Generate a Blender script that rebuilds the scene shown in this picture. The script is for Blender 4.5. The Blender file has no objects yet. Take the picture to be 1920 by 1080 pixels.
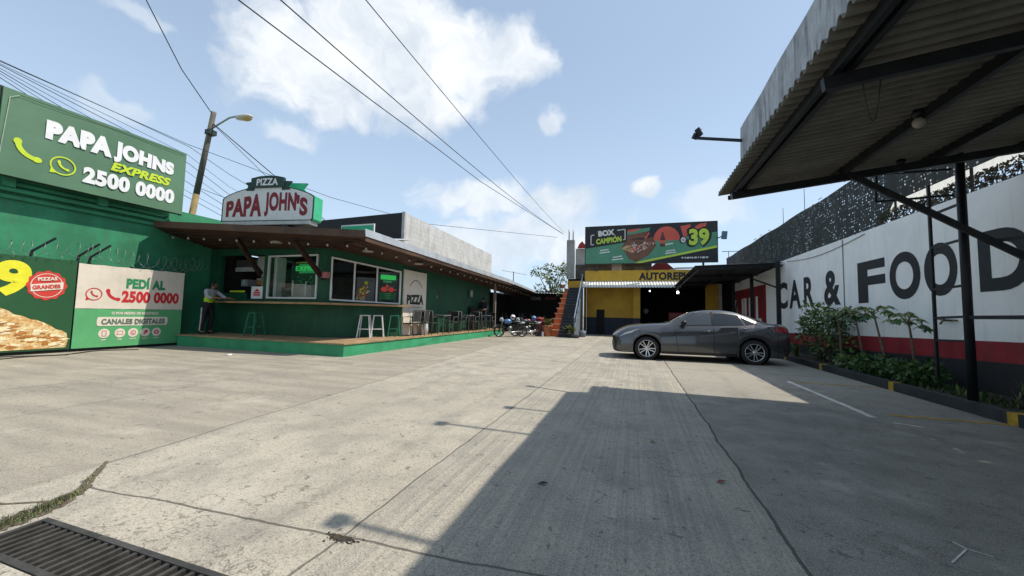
import bpy, bmesh, math, random
from mathutils import Vector, Matrix
random.seed(7)
SC = bpy.context.scene
COL = SC.collection
R = math.radians
PI = math.pi

# ------------------------------------------------------------------ camera
cd = bpy.data.cameras.new('camera')
cd.sensor_fit = 'HORIZONTAL'; cd.sensor_width = 36.0; cd.lens = 36 * 710 / 1920
cd.clip_start = 0.05; cd.clip_end = 3000
cam = bpy.data.objects.new('camera', cd); COL.objects.link(cam)
yaw, pitch, roll = R(-17.8486), R(3.84), 0.0226
f = Vector((math.sin(yaw)*math.cos(pitch), math.cos(yaw)*math.cos(pitch), math.sin(pitch)))
r0 = Vector((math.cos(yaw), -math.sin(yaw), 0)); u0 = r0.cross(f)
rr = r0*math.cos(roll) + u0*math.sin(roll); uu = -r0*math.sin(roll) + u0*math.cos(roll)
cam.matrix_world = Matrix(((rr.x, uu.x, -f.x, 0), (rr.y, uu.y, -f.y, 0), (rr.z, uu.z, -f.z, 1.22), (0, 0, 0, 1)))
SC.camera = cam

# ------------------------------------------------------------------ light
SUN = Vector((0.62, 0.15, 1.0)).normalized()
ELEV = math.asin(SUN.z)
sd = bpy.data.lights.new('sun', 'SUN'); sd.energy = 4.2; sd.angle = R(0.53); sd.color = (1.0, 0.925, 0.81)
sun = bpy.data.objects.new('sun', sd); COL.objects.link(sun)
sun.rotation_euler = (-SUN).to_track_quat('-Z', 'Y').to_euler()
SC.view_settings.view_transform = 'Standard'; SC.view_settings.look = 'None'
SC.view_settings.exposure = 0.25; SC.view_settings.gamma = 1.0
try:
    SC.cycles.max_bounces = 6; SC.cycles.transparent_max_bounces = 12
    SC.cycles.use_denoising = True; SC.cycles.sample_clamp_indirect = 6.0
except Exception: pass

W = bpy.data.worlds.new('World'); SC.world = W; W.use_nodes = True
class NG:
    """tiny node graph helper"""
    def __init__(s, nt): s.nt = nt; nt.nodes.clear()
    def n(s, t, **kw):
        nd = s.nt.nodes.new(t)
        for k, v in kw.items(): setattr(nd, k, v)
        return nd
    def set(s, sock, v):
        if v is None: return
        if isinstance(v, bpy.types.NodeSocket): s.nt.links.new(v, sock)
        else: sock.default_value = v
    def m(s, op, a, b=None, c=None, clamp=False):
        nd = s.n('ShaderNodeMath', operation=op, use_clamp=clamp)
        s.set(nd.inputs[0], a); s.set(nd.inputs[1], b); s.set(nd.inputs[2], c)
        return nd.outputs[0]
    def v(s, op, a, b=None, sc=None):
        nd = s.n('ShaderNodeVectorMath', operation=op)
        s.set(nd.inputs[0], a); s.set(nd.inputs[1], b)
        if sc is not None: s.set(nd.inputs['Scale'], sc)
        return nd.outputs['Value'] if op in ('DOT_PRODUCT', 'LENGTH') else nd.outputs[0]
    def noise(s, vec, scale, detail=3, rough=.55, dist=0):
        nd = s.n('ShaderNodeTexNoise'); s.set(nd.inputs['Vector'], vec)
        nd.inputs['Scale'].default_value = scale; nd.inputs['Detail'].default_value = detail
        nd.inputs['Roughness'].default_value = rough; nd.inputs['Distortion'].default_value = dist
        return nd.outputs['Fac']
    def ramp(s, x, a, b, lo=0., hi=1., smooth=True):
        nd = s.n('ShaderNodeMapRange'); nd.interpolation_type = 'SMOOTHSTEP' if smooth else 'LINEAR'
        s.set(nd.inputs['Value'], x)
        for k, v in zip(('From Min', 'From Max', 'To Min', 'To Max'), (a, b, lo, hi)): nd.inputs[k].default_value = v
        return nd.outputs['Result']
    def mix(s, fac, a, b, typ='MIX'):
        nd = s.n('ShaderNodeMix', data_type='RGBA', blend_type=typ)
        s.set(nd.inputs[0], fac)
        for i, q in ((6, a), (7, b)):
            if isinstance(q, (tuple, list)): q = tuple(q) + ((1,) if len(q) == 3 else ())
            s.set(nd.inputs[i], q)
        return nd.outputs[2]

g = NG(W.node_tree)
out = g.n('ShaderNodeOutputWorld'); bg = g.n('ShaderNodeBackground'); bg.inputs['Strength'].default_value = 0.13
sky = g.n('ShaderNodeTexSky', sky_type='NISHITA'); sky.sun_disc = False
sky.sun_elevation = ELEV; sky.sun_rotation = math.atan2(SUN.x, SUN.y)
sky.altitude = 1000; sky.air_density = 1.0; sky.dust_density = 2.2; sky.ozone_density = 1.2
dirv = g.n('ShaderNodeTexCoord').outputs['Generated']
CLOUDS = [  # direction, half width, half height (radians), opacity
 ((-0.653, 0.57, 0.499), .135, .125, 1.0), ((-0.529, 0.64, 0.558), .17, .13, 1.0), ((-0.396, 0.724, 0.565), .167, .105, 1.0),
 ((-0.262, 0.776, 0.574), .10, .075, 1.0), ((-0.458, 0.744, 0.487), .14, .075, 1.0), ((-0.628, 0.634, 0.452), .09, .065, .9),
 ((-0.188, 0.869, 0.458), .045, .036, .75), ((0.039, 0.95, 0.309), .045, .036, .9), ((-0.375, 0.881, 0.288), .17, .06, .8),
 ((-0.193, 0.939, 0.285), .115, .06, .8), ((-0.249, 0.946, 0.19), .34, .085, .75), ((-0.858, 0.381, 0.346), .06, .03, .4),
 ((-0.706, 0.608, 0.363), .056, .028, .5), ((-0.452, 0.639, 0.622), .14, .06, .9), ((0.166, 0.952, 0.258), .10, .05, .45),
 ((-0.795, 0.376, 0.476), .055, .02, .35)]
wv = g.n('ShaderNodeTexNoise'); g.set(wv.inputs['Vector'], dirv); wv.inputs['Scale'].default_value = 9; wv.inputs['Detail'].default_value = 4
wob = g.v('SCALE', g.v('SUBTRACT', wv.outputs['Color'], (.5, .5, .5)), sc=.13)
dd = g.v('NORMALIZE', g.v('ADD', dirv, wob))
acc = None
for c, a, b, op in CLOUDS:
    c = Vector(c).normalized(); e1 = Vector((c.y, -c.x, 0)).normalized(); e2 = e1.cross(c)
    k = g.m('MAXIMUM', g.v('DOT_PRODUCT', dd, tuple(c)), .05)
    x = g.m('DIVIDE', g.v('DOT_PRODUCT', dd, tuple(e1)), g.m('MULTIPLY', k, a))
    y = g.m('DIVIDE', g.v('DOT_PRODUCT', dd, tuple(e2)), g.m('MULTIPLY', k, b))
    q = g.m('SUBTRACT', 1.0, g.m('SQRT', g.m('ADD', g.m('MULTIPLY', x, x), g.m('MULTIPLY', y, y))))
    front = g.m('GREATER_THAN', g.v('DOT_PRODUCT', dd, tuple(c)), .3)
    fb = g.m('ADD', q, g.m('MULTIPLY', g.m('SUBTRACT', g.noise(dd, 11, 6, .6), .5), 1.3))
    q = g.m('MULTIPLY', g.m('MULTIPLY', g.ramp(fb, -.12, .50), op), front)
    acc = q if acc is None else g.m('MAXIMUM', acc, q)
shade = g.ramp(g.noise(g.v('ADD', dd, (0.02, 0.0, 0.05)), 7, 5, .6), .32, .66)
ccol = g.mix(shade, (4.7, 5.2, 5.8), (6.6, 6.8, 7.0))
sep = g.n('ShaderNodeSeparateXYZ'); g.set(sep.inputs[0], dirv)
veil = g.ramp(sep.outputs['Z'], -.02, .62, .80, .42)              # thin high haze, stronger near the horizon
hz = g.mix(veil, sky.outputs[0], (4.5, 5.75, 7.1))
g.set(bg.inputs['Color'], g.mix(acc, hz, ccol))
g.nt.links.new(bg.outputs[0], out.inputs['Surface'])

# ------------------------------------------------------------------ materials
def new_mat(name):
    m = bpy.data.materials.new(name); m.use_nodes = True
    return m, NG(m.node_tree)
def principled(g, col, rough=.6, metal=0., bump=None, bdist=.01, bstr=.6, spec=.4, **kw):
    o = g.n('ShaderNodeOutputMaterial'); p = g.n('ShaderNodeBsdfPrincipled')
    if isinstance(col, (tuple, list)): col = tuple(col) + ((1,) if len(col) == 3 else ())
    g.set(p.inputs['Base Color'], col); g.set(p.inputs['Roughness'], rough); g.set(p.inputs['Metallic'], metal)
    p.inputs['Specular IOR Level'].default_value = spec
    for k, v in kw.items(): g.set(p.inputs[k.replace('_', ' ')], v)
    if bump is not None:
        b = g.n('ShaderNodeBump'); b.inputs['Distance'].default_value = bdist; b.inputs['Strength'].default_value = bstr
        g.set(b.inputs['Height'], bump); g.nt.links.new(b.outputs[0], p.inputs['Normal'])
    g.nt.links.new(p.outputs[0], o.inputs['Surface'])
    return p
MATS = {}
def M(name, col, rough=.6, metal=0., var=.15, vs=4., dirt=0., bump=0., bs=30., spec=.4, **kw):
    if name in MATS: return MATS[name]
    m, g = new_mat(name); MATS[name] = m
    pos = g.n('ShaderNodeTexCoord').outputs['Object']
    n1 = g.noise(pos, vs, 5, .6); n2 = g.noise(pos, vs*9, 3, .6)
    lo = tuple(c*(1-var) for c in col); hi = tuple(min(1, c*(1+var)) for c in col)
    c = g.mix(g.ramp(n1, .3, .7), lo, hi)
    c = g.mix(g.m('MULTIPLY', g.ramp(n2, .35, .65), var*.8, clamp=True), c, tuple(x*.75 for x in col))
    if dirt:
        st = g.v('MULTIPLY', pos, (6, 6, .55))
        d = g.ramp(g.noise(st, 1.4, 5, .65), .5, .78)
        c = g.mix(g.m('MULTIPLY', d, dirt), c, (.09, .085, .07))
    h = None
    if bump: h = g.noise(pos, bs, 4, .6)
    ro = g.m('ADD', rough-.06, g.m('MULTIPLY', n1, .12), clamp=True)
    principled(g, c, ro, metal, h, bump, .7, spec, **kw)
    return m
def E_(name, col, strength):
    if name in MATS: return MATS[name]
    m, g = new_mat(name); MATS[name] = m
    principled(g, (.02, .02, .02), .5, Emission_Color=tuple(col)+(1,), Emission_Strength=strength)
    return m

# ------------------------------------------------------------------ mesh builder
class MB:
    def __init__(s): s.v = []; s.f = []; s.fm = []; s.mats = []; s.sm = []
    def mi(s, mat):
        if mat not in s.mats: s.mats.append(mat)
        return s.mats.index(mat)
    def add(s, vs, fs, mat, smooth=False):
        o = len(s.v); s.v += [Vector(v) for v in vs]; k = s.mi(mat)
        for f in fs: s.f.append(tuple(i+o for i in f)); s.fm.append(k); s.sm.append(smooth)
        return s
    def box(s, x0, x1, y0, y1, z0, z1, mat):
        return s.add([(x0,y0,z0),(x1,y0,z0),(x1,y1,z0),(x0,y1,z0),(x0,y0,z1),(x1,y0,z1),(x1,y1,z1),(x0,y1,z1)],
                     [(0,3,2,1),(4,5,6,7),(0,1,5,4),(1,2,6,5),(2,3,7,6),(3,0,4,7)], mat)
    def bar(s, a, b, w, h, mat, up=(0,0,1)):
        a = Vector(a); b = Vector(b); d = (b-a).normalized(); up = Vector(up)
        if abs(d.dot(up)) > .98: up = Vector((1,0,0))
        x = d.cross(up).normalized(); z = x.cross(d); x = x*w/2; z = z*h/2
        vs = [a-x-z, a+x-z, a+x+z, a-x+z, b-x-z, b+x-z, b+x+z, b-x+z]
        return s.add(vs, [(0,1,2,3),(7,6,5,4),(0,4,5,1),(1,5,6,2),(2,6,7,3),(3,7,4,0)], mat)
    def tube(s, pts, r, mat, n=8, cap=True, smooth=True):
        pts = [Vector(p) for p in pts]; rs = r if isinstance(r, (list, tuple)) else [r]*len(pts)
        vs = []; prev = None
        for i, p in enumerate(pts):
            d = (pts[min(i+1, len(pts)-1)] - pts[max(i-1, 0)]).normalized()
            if prev is None:
                ref = Vector((0,0,1)) if abs(d.z) < .9 else Vector((1,0,0)); x = d.cross(ref).normalized()
            else: x = (prev - d*prev.dot(d)).normalized()
            prev = x; y = d.cross(x)
            for k in range(n):
                a = 2*PI*k/n; vs.append(p + (x*math.cos(a) + y*math.sin(a))*rs[i])
        fs = []
        for i in range(len(pts)-1):
            for k in range(n): fs.append((i*n+k, i*n+(k+1)%n, (i+1)*n+(k+1)%n, (i+1)*n+k))
        if cap: fs += [tuple(range(n))[::-1], tuple(range((len(pts)-1)*n, len(pts)*n))]
        return s.add(vs, fs, mat, smooth)
    def lathe(s, prof, mat, c=(0,0,0), axis='z', n=20, smooth=True):
        vs = []; c = Vector(c)
        for r, h in prof:
            for k in range(n):
                a = 2*PI*k/n; x, y = r*math.cos(a), r*math.sin(a)
                vs.append(c + Vector({'z': (x, y, h), 'y': (x, h, y), 'x': (h, x, y)}[axis]))
        fs = [(i*n+k, i*n+(k+1)%n, (i+1)*n+(k+1)%n, (i+1)*n+k) for i in range(len(prof)-1) for k in range(n)]
        if axis == 'y': fs = [f[::-1] for f in fs]
        return s.add(vs, fs, mat, smooth)
    def ball(s, c, rx, ry, rz, mat, n=10, m=7):
        c = Vector(c); vs = []; fs = []
        for i in range(m+1):
            t = PI*i/m
            for k in range(n):
                a = 2*PI*k/n; vs.append(c + Vector((rx*math.sin(t)*math.cos(a), ry*math.sin(t)*math.sin(a), rz*math.cos(t))))
        for i in range(m):
            for k in range(n): fs.append((i*n+k, (i+1)*n+k, (i+1)*n+(k+1)%n, i*n+(k+1)%n))
        return s.add(vs, fs, mat, True)
    def prism(s, poly, o, r, u, depth, mat):
        """2-d polygon (counter-clockwise in r,u) extruded from the plane along -r x u by depth"""
        o = Vector(o); r = Vector(r); u = Vector(u); nrm = r.cross(u).normalized(); n = len(poly)
        vs = [o + r*x + u*y for x, y in poly] + [o + r*x + u*y - nrm*depth for x, y in poly]
        fs = [tuple(range(n)), tuple(range(2*n-1, n-1, -1))] + [(i, n+i, n+(i+1)%n, (i+1)%n) for i in range(n)]
        return s.add(vs, fs, mat)
    def grid(s, fn, nu, nv, mat, smooth=True):
        vs = [fn(i/nu, j/nv) for j in range(nv+1) for i in range(nu+1)]
        fs = [(j*(nu+1)+i, j*(nu+1)+i+1, (j+1)*(nu+1)+i+1, (j+1)*(nu+1)+i) for j in range(nv) for i in range(nu)]
        return s.add(vs, fs, mat, smooth)
    def solid(s, fn, nu, nv, nrm, mat, smooth=False):
        """a sheet with thickness vector nrm"""
        nrm = Vector(nrm); k = (nu+1)*(nv+1)
        top = [Vector(fn(i/nu, j/nv)) for j in range(nv+1) for i in range(nu+1)]
        if smooth:
            id_ = lambda i, j: j*(nu+1)+i
            q = [(id_(i,j), id_(i+1,j), id_(i+1,j+1), id_(i,j+1)) for j in range(nv) for i in range(nu)]
            s.add(top, q, mat, True); s.add([p + nrm for p in top], [f[::-1] for f in q], mat, True)
            rim = [id_(i,0) for i in range(nu)] + [id_(nu,j) for j in range(nv)] + [id_(i,nv) for i in range(nu,0,-1)] + [id_(0,j) for j in range(nv,0,-1)]
            m_ = len(rim); return s.add([top[i] for i in rim] + [top[i] + nrm for i in rim], [((i+1)%m_, i, m_+i, m_+(i+1)%m_) for i in range(m_)], mat, False)
        vs = top + [p + nrm for p in top]
        id_ = lambda i, j: j*(nu+1)+i
        fs = [(id_(i,j), id_(i+1,j), id_(i+1,j+1), id_(i,j+1)) for j in range(nv) for i in range(nu)]
        fs += [tuple(k+x for x in f[::-1]) for f in fs]
        for i in range(nu): fs += [(id_(i+1,0), id_(i,0), k+id_(i,0), k+id_(i+1,0)), (id_(i,nv), id_(i+1,nv), k+id_(i+1,nv), k+id_(i,nv))]
        for j in range(nv): fs += [(id_(0,j), id_(0,j+1), k+id_(0,j+1), k+id_(0,j)), (id_(nu,j+1), id_(nu,j), k+id_(nu,j), k+id_(nu,j+1))]
        return s.add(vs, fs, mat, smooth)
    def build(s, name, parent=None, origin=None, local=False, bevel=0):
        me = bpy.data.meshes.new(name)
        o = Vector((0,0,0))
        if parent is not None and not local:
            o = wloc(parent)
        elif origin is not None: o = Vector(origin)
        me.from_pydata([v - o for v in s.v], [], s.f)
        for m in s.mats: me.materials.append(m)
        me.polygons.foreach_set('material_index', s.fm); me.polygons.foreach_set('use_smooth', s.sm)
        me.validate(); me.update()
        ob = bpy.data.objects.new(name, me); COL.objects.link(ob)
        if parent is not None: ob.parent = parent
        elif origin is not None: ob.location = o
        if bevel:
            b = ob.modifiers.new('bevel', 'BEVEL'); b.width = bevel; b.segments = 2; b.limit_method = 'ANGLE'
        return ob
def wloc(o):
    l = Vector((0,0,0))
    while o is not None: l += o.location; o = o.parent
    return l
def thing(name, label, cat, loc=(0,0,0), rz=0., group=None):
    o = bpy.data.objects.new(name, None); COL.objects.link(o); o.empty_display_size = .2
    o.location = loc; o.rotation_euler = (0, 0, rz)
    return tag(o, label, cat, group)
def tag(o, label, cat, group=None):
    o['label'] = label; o['category'] = cat
    if group: o['group'] = group
    return o
def structure(o, kind='structure', label=None, cat=None):
    o['kind'] = kind
    if label: o['label'] = label
    if cat: o['category'] = cat
    return o
KIDS = {}
def copy_thing(o, parent=None):
    c = o.copy(); COL.objects.link(c)
    if parent is not None: c.parent = parent
    for ch in [x for x in COL.objects if x.parent is o]: copy_thing(ch, c)
    return c

# lettering and print on flat surfaces
TXT = {}
def glyphs(s, bold, shear):
    k = (s, bold, shear)
    if k not in TXT:
        cu = bpy.data.curves.new('t', 'FONT'); cu.body = s; cu.offset = bold; cu.shear = shear; cu.resolution_u = 7
        cu.space_character = 1 + bold*1.2
        ob = bpy.data.objects.new('t', cu); COL.objects.link(ob)
        dg = bpy.context.evaluated_depsgraph_get(); me = bpy.data.meshes.new_from_object(ob.evaluated_get(dg))
        vs = [(v.co.x, v.co.y) for v in me.vertices]; fs = [tuple(p.vertices) for p in me.polygons]
        fs = [f if bpy_area(vs, f) > 0 else f[::-1] for f in fs]
        bpy.data.objects.remove(ob); bpy.data.meshes.remove(me); bpy.data.curves.remove(cu)
        TXT[k] = (vs, fs)
    return TXT[k]
def bpy_area(vs, f):
    return sum(vs[f[i]][0]*vs[f[(i+1)%len(f)]][1] - vs[f[(i+1)%len(f)]][0]*vs[f[i]][1] for i in range(len(f)))
class PL:
    """print on a plane: o origin, r right, u up (unit vectors), layers 4 mm apart"""
    def __init__(s, mb, o, r, u, step=.004):
        s.mb = mb; s.o = Vector(o); s.r = Vector(r).normalized(); s.u = Vector(u).normalized(); s.n = s.r.cross(s.u); s.step = step
    surf = None
    def p(s, x, y, k):
        d = s.surf(x, y) if s.surf else 0.
        return s.o + s.r*x + s.u*y + s.n*(k*s.step + d)
    def poly(s, pts, mat, k=1):
        s.mb.add([s.p(x, y, k) for x, y in pts], [tuple(range(len(pts)))], mat); return s
    def rect(s, x0, x1, y0, y1, mat, k=1): return s.poly([(x0,y0),(x1,y0),(x1,y1),(x0,y1)], mat, k)
    def oval(s, x, y, a, b, mat, k=1, n=28, wav=0, wn=12):
        return s.poly([(x+a*(1+wav*math.cos(wn*t))*math.cos(t), y+b*(1+wav*math.cos(wn*t))*math.sin(t)) for t in (2*PI*i/n for i in range(n))], mat, k)
    def ring(s, x, y, a, b, w, mat, k=1, n=28, t0=0, t1=2*PI):
        vs = []; 
        for i in range(n+1):
            t = t0+(t1-t0)*i/n; c, q = math.cos(t), math.sin(t)
            vs += [s.p(x+(a-w)*c, y+(b-w)*q, k), s.p(x+a*c, y+b*q, k)]
        s.mb.add(vs, [(2*i, 2*i+1, 2*i+3, 2*i+2) for i in range(n)], mat); return s
    def line(s, pts, w, mat, k=1):
        for (x0,y0),(x1,y1) in zip(pts, pts[1:]):
            d = math.hypot(x1-x0, y1-y0) or 1; nx, ny = -(y1-y0)/d*w/2, (x1-x0)/d*w/2
            s.poly([(x0-nx,y0-ny),(x1-nx,y1-ny),(x1+nx,y1+ny),(x0+nx,y0+ny)], mat, k)
        return s
    def text(s, t, x, y, w, h, mat, k=1, bold=.03, shear=0., rot=0., lift=None):
        vs, fs = glyphs(t, bold, shear)
        x0 = min(v[0] for v in vs); x1 = max(v[0] for v in vs); y0 = min(v[1] for v in vs); y1 = max(v[1] for v in vs)
        c, q = math.cos(rot), math.sin(rot); P = []
        for a, b in vs:
            X = (a-x0)/(x1-x0)*w; Y = (b-y0)/(y1-y0)*h
            if lift: Y *= lift(X/w)
            P.append(s.p(x + X*c - Y*q, y + X*q + Y*c, k))
        s.mb.add(P, fs, mat); return s
    def phone(s, x, y, z, mat, k=1):
        """a telephone handset of size z"""
        s.ring(x+z*1.0, y+z*1.0, z*.95, z*.95, z*.24, mat, k, 14, PI*1.04, PI*1.46)
        s.oval(x+.16*z, y+.98*z, .17*z, .20*z, mat, k+.2, 14); s.oval(x+.98*z, y+.16*z, .20*z, .17*z, mat, k+.2, 14); return s
    def bubble(s, x, y, z, mat, k=1):
        s.ring(x, y, z, z, z*.13, mat, k); s.poly([(x-z*.95, y-z*.98), (x-z*.45, y-z*.88), (x-z*.86, y-z*.40)], mat, k+.2)
        s.phone(x-z*.45, y-z*.45, z*.82, mat, k); return s
# ================================================================== ground
def ground_mat():
    m, g = new_mat('lot concrete')
    pos = g.n('ShaderNodeNewGeometry').outputs['Position']
    sp = g.n('ShaderNodeSeparateXYZ'); g.set(sp.inputs[0], pos); x, y = sp.outputs['X'], sp.outputs['Y']
    wob = g.m('MULTIPLY', g.m('SUBTRACT', g.noise(pos, 1.3, 4, .6), .5), .09)
    wob2 = g.m('MULTIPLY', g.m('SUBTRACT', g.noise(pos, .55, 5, .65), .5), .55)
    xw = g.m('ADD', x, wob); yw = g.m('ADD', y, wob)
    big = g.noise(pos, .33, 5, .6); med = g.noise(pos, 2.1, 6, .65); fine = g.noise(pos, 38, 3, .7); fine2 = g.noise(pos, 120, 2, .6)
    drag = g.noise(g.v('MULTIPLY', pos, (.6, 3.0, 1)), 1.0, 5, .6)
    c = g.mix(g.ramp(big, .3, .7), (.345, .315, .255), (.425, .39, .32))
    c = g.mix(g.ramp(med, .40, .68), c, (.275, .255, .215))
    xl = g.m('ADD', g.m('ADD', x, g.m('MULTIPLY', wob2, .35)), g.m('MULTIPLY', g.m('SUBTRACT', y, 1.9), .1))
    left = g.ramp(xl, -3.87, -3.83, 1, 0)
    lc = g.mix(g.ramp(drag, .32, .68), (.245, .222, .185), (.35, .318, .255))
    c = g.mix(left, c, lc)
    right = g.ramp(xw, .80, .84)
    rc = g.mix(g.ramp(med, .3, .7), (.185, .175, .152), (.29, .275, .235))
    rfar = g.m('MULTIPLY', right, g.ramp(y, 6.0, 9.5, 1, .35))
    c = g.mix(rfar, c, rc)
    # raked grooves in the middle lane
    lane = g.m('MULTIPLY', g.ramp(xw, -1.52, -1.48), g.ramp(xw, .78, .82, 1, 0))
    grv = g.noise(g.v('MULTIPLY', pos, (24, .22, 1)), 1.0, 4, .7)
    grm = g.m('MULTIPLY', lane, g.ramp(grv, .42, .62))
    c = g.mix(g.m('MULTIPLY', g.m('MULTIPLY', grm, .62), g.ramp(g.noise(pos, 1.1, 4, .6), .3, .6, .25, 1)), c, (.2, .195, .175))
    c = g.mix(g.m('MULTIPLY', g.ramp(fine, .48, .66), .6), c, (.20, .18, .145))
    agg = g.ramp(g.noise(pos, 85, 2, .7), .56, .64)
    c = g.mix(g.m('MULTIPLY', agg, .75), c, (.115, .105, .085))
    scuff = g.m('MULTIPLY', g.ramp(g.noise(g.v('MULTIPLY', pos, (4.5, 1.1, 1)), 1.6, 6, .72), .52, .7), g.ramp(big, .35, .6))
    c = g.mix(g.m('MULTIPLY', scuff, .45), c, (.22, .205, .175))
    c = g.mix(g.m('MULTIPLY', g.ramp(fine2, .54, .66), .5), c, (.60, .55, .45))
    # small dark spots and oil
    sp1 = g.ramp(g.noise(pos, 11, 3, .75, .8), .615, .665)
    c = g.mix(g.m('MULTIPLY', sp1, .7), c, (.10, .095, .085))
    oil = g.ramp(g.noise(g.v('MULTIPLY', pos, (.5, 1.2, 1)), .8, 5, .7), .63, .74)
    c = g.mix(g.m('MULTIPLY', oil, .55), c, (.14, .135, .12))
    # long darker drag marks left by tyres along the lot, and pale worn patches
    tyre = None
    for cx, w_, a_ in ((-3.3,.16,.30),(-1.95,.16,.30),(-.55,.18,.22),(.35,.16,.20),(1.7,.2,.28),(3.0,.2,.28)):
        q = g.m('MULTIPLY', g.ramp(g.m('ABSOLUTE', g.m('SUBTRACT', g.m('ADD', x, g.m('MULTIPLY', wob2, .9)), cx)), .02, w_, 1, 0), a_); tyre = q if tyre is None else g.m('MAXIMUM', tyre, q)
    c = g.mix(g.m('MULTIPLY', tyre, g.ramp(g.noise(g.v('MULTIPLY', pos, (5, .9, 1)), 1.3, 6, .7), .38, .66)), c, (.15, .14, .12))
    worn = g.m('MULTIPLY', g.ramp(g.noise(pos, .9, 6, .72), .55, .68), .35)
    c = g.mix(worn, c, (.50, .46, .385))
    hair_ = g.m('MULTIPLY', g.ramp(g.m('ABSOLUTE', g.m('SUBTRACT', g.noise(pos, .75, 6, .62), .5)), .0015, .004, 1, 0), g.ramp(g.noise(pos, .4, 2, .5), .52, .6))
    c = g.mix(g.m('MULTIPLY', hair_, .55), c, (.09, .082, .07))
    cracks = None
    def band(v, at, w, s=1.0):
        return g.m('MULTIPLY', g.ramp(g.m('ABSOLUTE', g.m('SUBTRACT', v, at)), w*.4, w, 1, 0), s)
    js = [band(xw, -1.5, .010, .8), band(g.m('ADD', x, g.m('MULTIPLY', wob, 1.2)), .81, .016), g.m('MULTIPLY', band(xl, -3.85, .014, .7), g.ramp(y, 1.84, 1.9)),
          g.m('MULTIPLY', band(g.m('SUBTRACT', yw, g.m('MULTIPLY', g.m('ADD', x, 1.5), .057)), 1.75, .011, .9), g.m('MULTIPLY', g.ramp(x, -3.5, -3.45), g.ramp(x, .3, 1.2, 1, 0))),
          g.m('MULTIPLY', band(yw, 9.9, .03, .6), g.ramp(x, -4.3, -4.2)), g.m('MULTIPLY', band(yw, 17.5, .05, .5), g.ramp(x, -4.3, -4.2)),
          ]
    for q in js: cracks = q if cracks is None else g.m('MAXIMUM', cracks, q)
    c = g.mix(g.m('MULTIPLY', cracks, .85), c, (.055, .05, .042))
    # rubbed-through patches of exposed stone
    for cx, cy, a, b in ((.02, 2.42, .20, .13), (-.13, 3.0, .16, .13), (-7.4, 6.6, .35, .14), (-3.4, 19.3, 1.6, .35), (-4.9, 15.4, .8, .3), (2.6, 8.0, .5, .12), (-2.6, 14.5, .9, .4)):
        ex = g.m('DIVIDE', g.m('SUBTRACT', xw, cx), a); ey = g.m('DIVIDE', g.m('SUBTRACT', yw, cy), b)
        d = g.m('ADD', g.m('SQRT', g.m('ADD', g.m('MULTIPLY', ex, ex), g.m('MULTIPLY', ey, ey))), g.m('MULTIPLY', g.m('SUBTRACT', g.noise(pos, 9, 5, .75), .5), 2.6))
        k = g.ramp(d, .45, 1.1, .42, 0)
        c = g.mix(k, c, g.mix(g.ramp(g.noise(pos, 70, 2, .6), .4, .6), (.12, .11, .10), (.27, .24, .21)))
    h = g.m('SUBTRACT', g.m('ADD', g.m('MULTIPLY', fine, .5), g.m('MULTIPLY', med, .5)), g.m('ADD', g.m('MULTIPLY', cracks, 1.2), g.m('MULTIPLY', grm, .35)))
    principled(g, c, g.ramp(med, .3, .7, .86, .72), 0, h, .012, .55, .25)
    return m
GM = ground_mat()
DX0, DX1, DY0, DY1 = -3.17, -.9, 1.045, 1.335        # the drain slot
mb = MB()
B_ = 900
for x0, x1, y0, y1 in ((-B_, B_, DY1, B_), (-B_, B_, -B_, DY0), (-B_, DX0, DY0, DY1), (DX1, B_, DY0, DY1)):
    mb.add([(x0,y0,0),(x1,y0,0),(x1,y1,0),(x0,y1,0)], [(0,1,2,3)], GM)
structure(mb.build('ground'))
steel = M('grate steel', (.095, .088, .08), .5, .6, .35, 9, bump=.004, bs=60)
pit = M('drain pit', (.035, .032, .028), .95)
mb = MB()
mb.box(DX0, DX1, DY0, DY1, -.32, -.30, pit); mb.box(DX0-.03, DX0-.002, DY0, DY1, -.32, -.003, pit); mb.box(DX1+.002, DX1+.03, DY0, DY1, -.32, -.003, pit)
mb.box(DX0, DX1, DY0-.03, DY0-.002, -.32, -.003, pit); mb.box(DX0, DX1, DY1+.002, DY1+.03, -.32, -.003, pit)
dg_ = thing('drain_grate', 'long rusty steel drain grate set into the concrete in the near corner', 'drain grate', (DX0, DY0, 0))
mb.build('channel', dg_)
mb = MB()
mb.box(DX0+.004, DX1-.004, DY0+.004, DY0+.034, -.045, .006, steel); mb.box(DX0+.004, DX1-.004, DY1-.034, DY1-.004, -.045, .006, steel)
mb.box(DX0+.004, DX0+.034, DY0+.036, DY1-.036, -.045, .006, steel); mb.box(DX1-.034, DX1-.004, DY0+.036, DY1-.036, -.045, .006, steel)
mb.build('frame', dg_)
mb = MB(); x = DX0+.075
while x < DX1-.06:
    mb.box(x, x+.022, DY0+.036, DY1-.036, -.035, .003, steel); x += .058
mb.build('grating', dg_)

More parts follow.
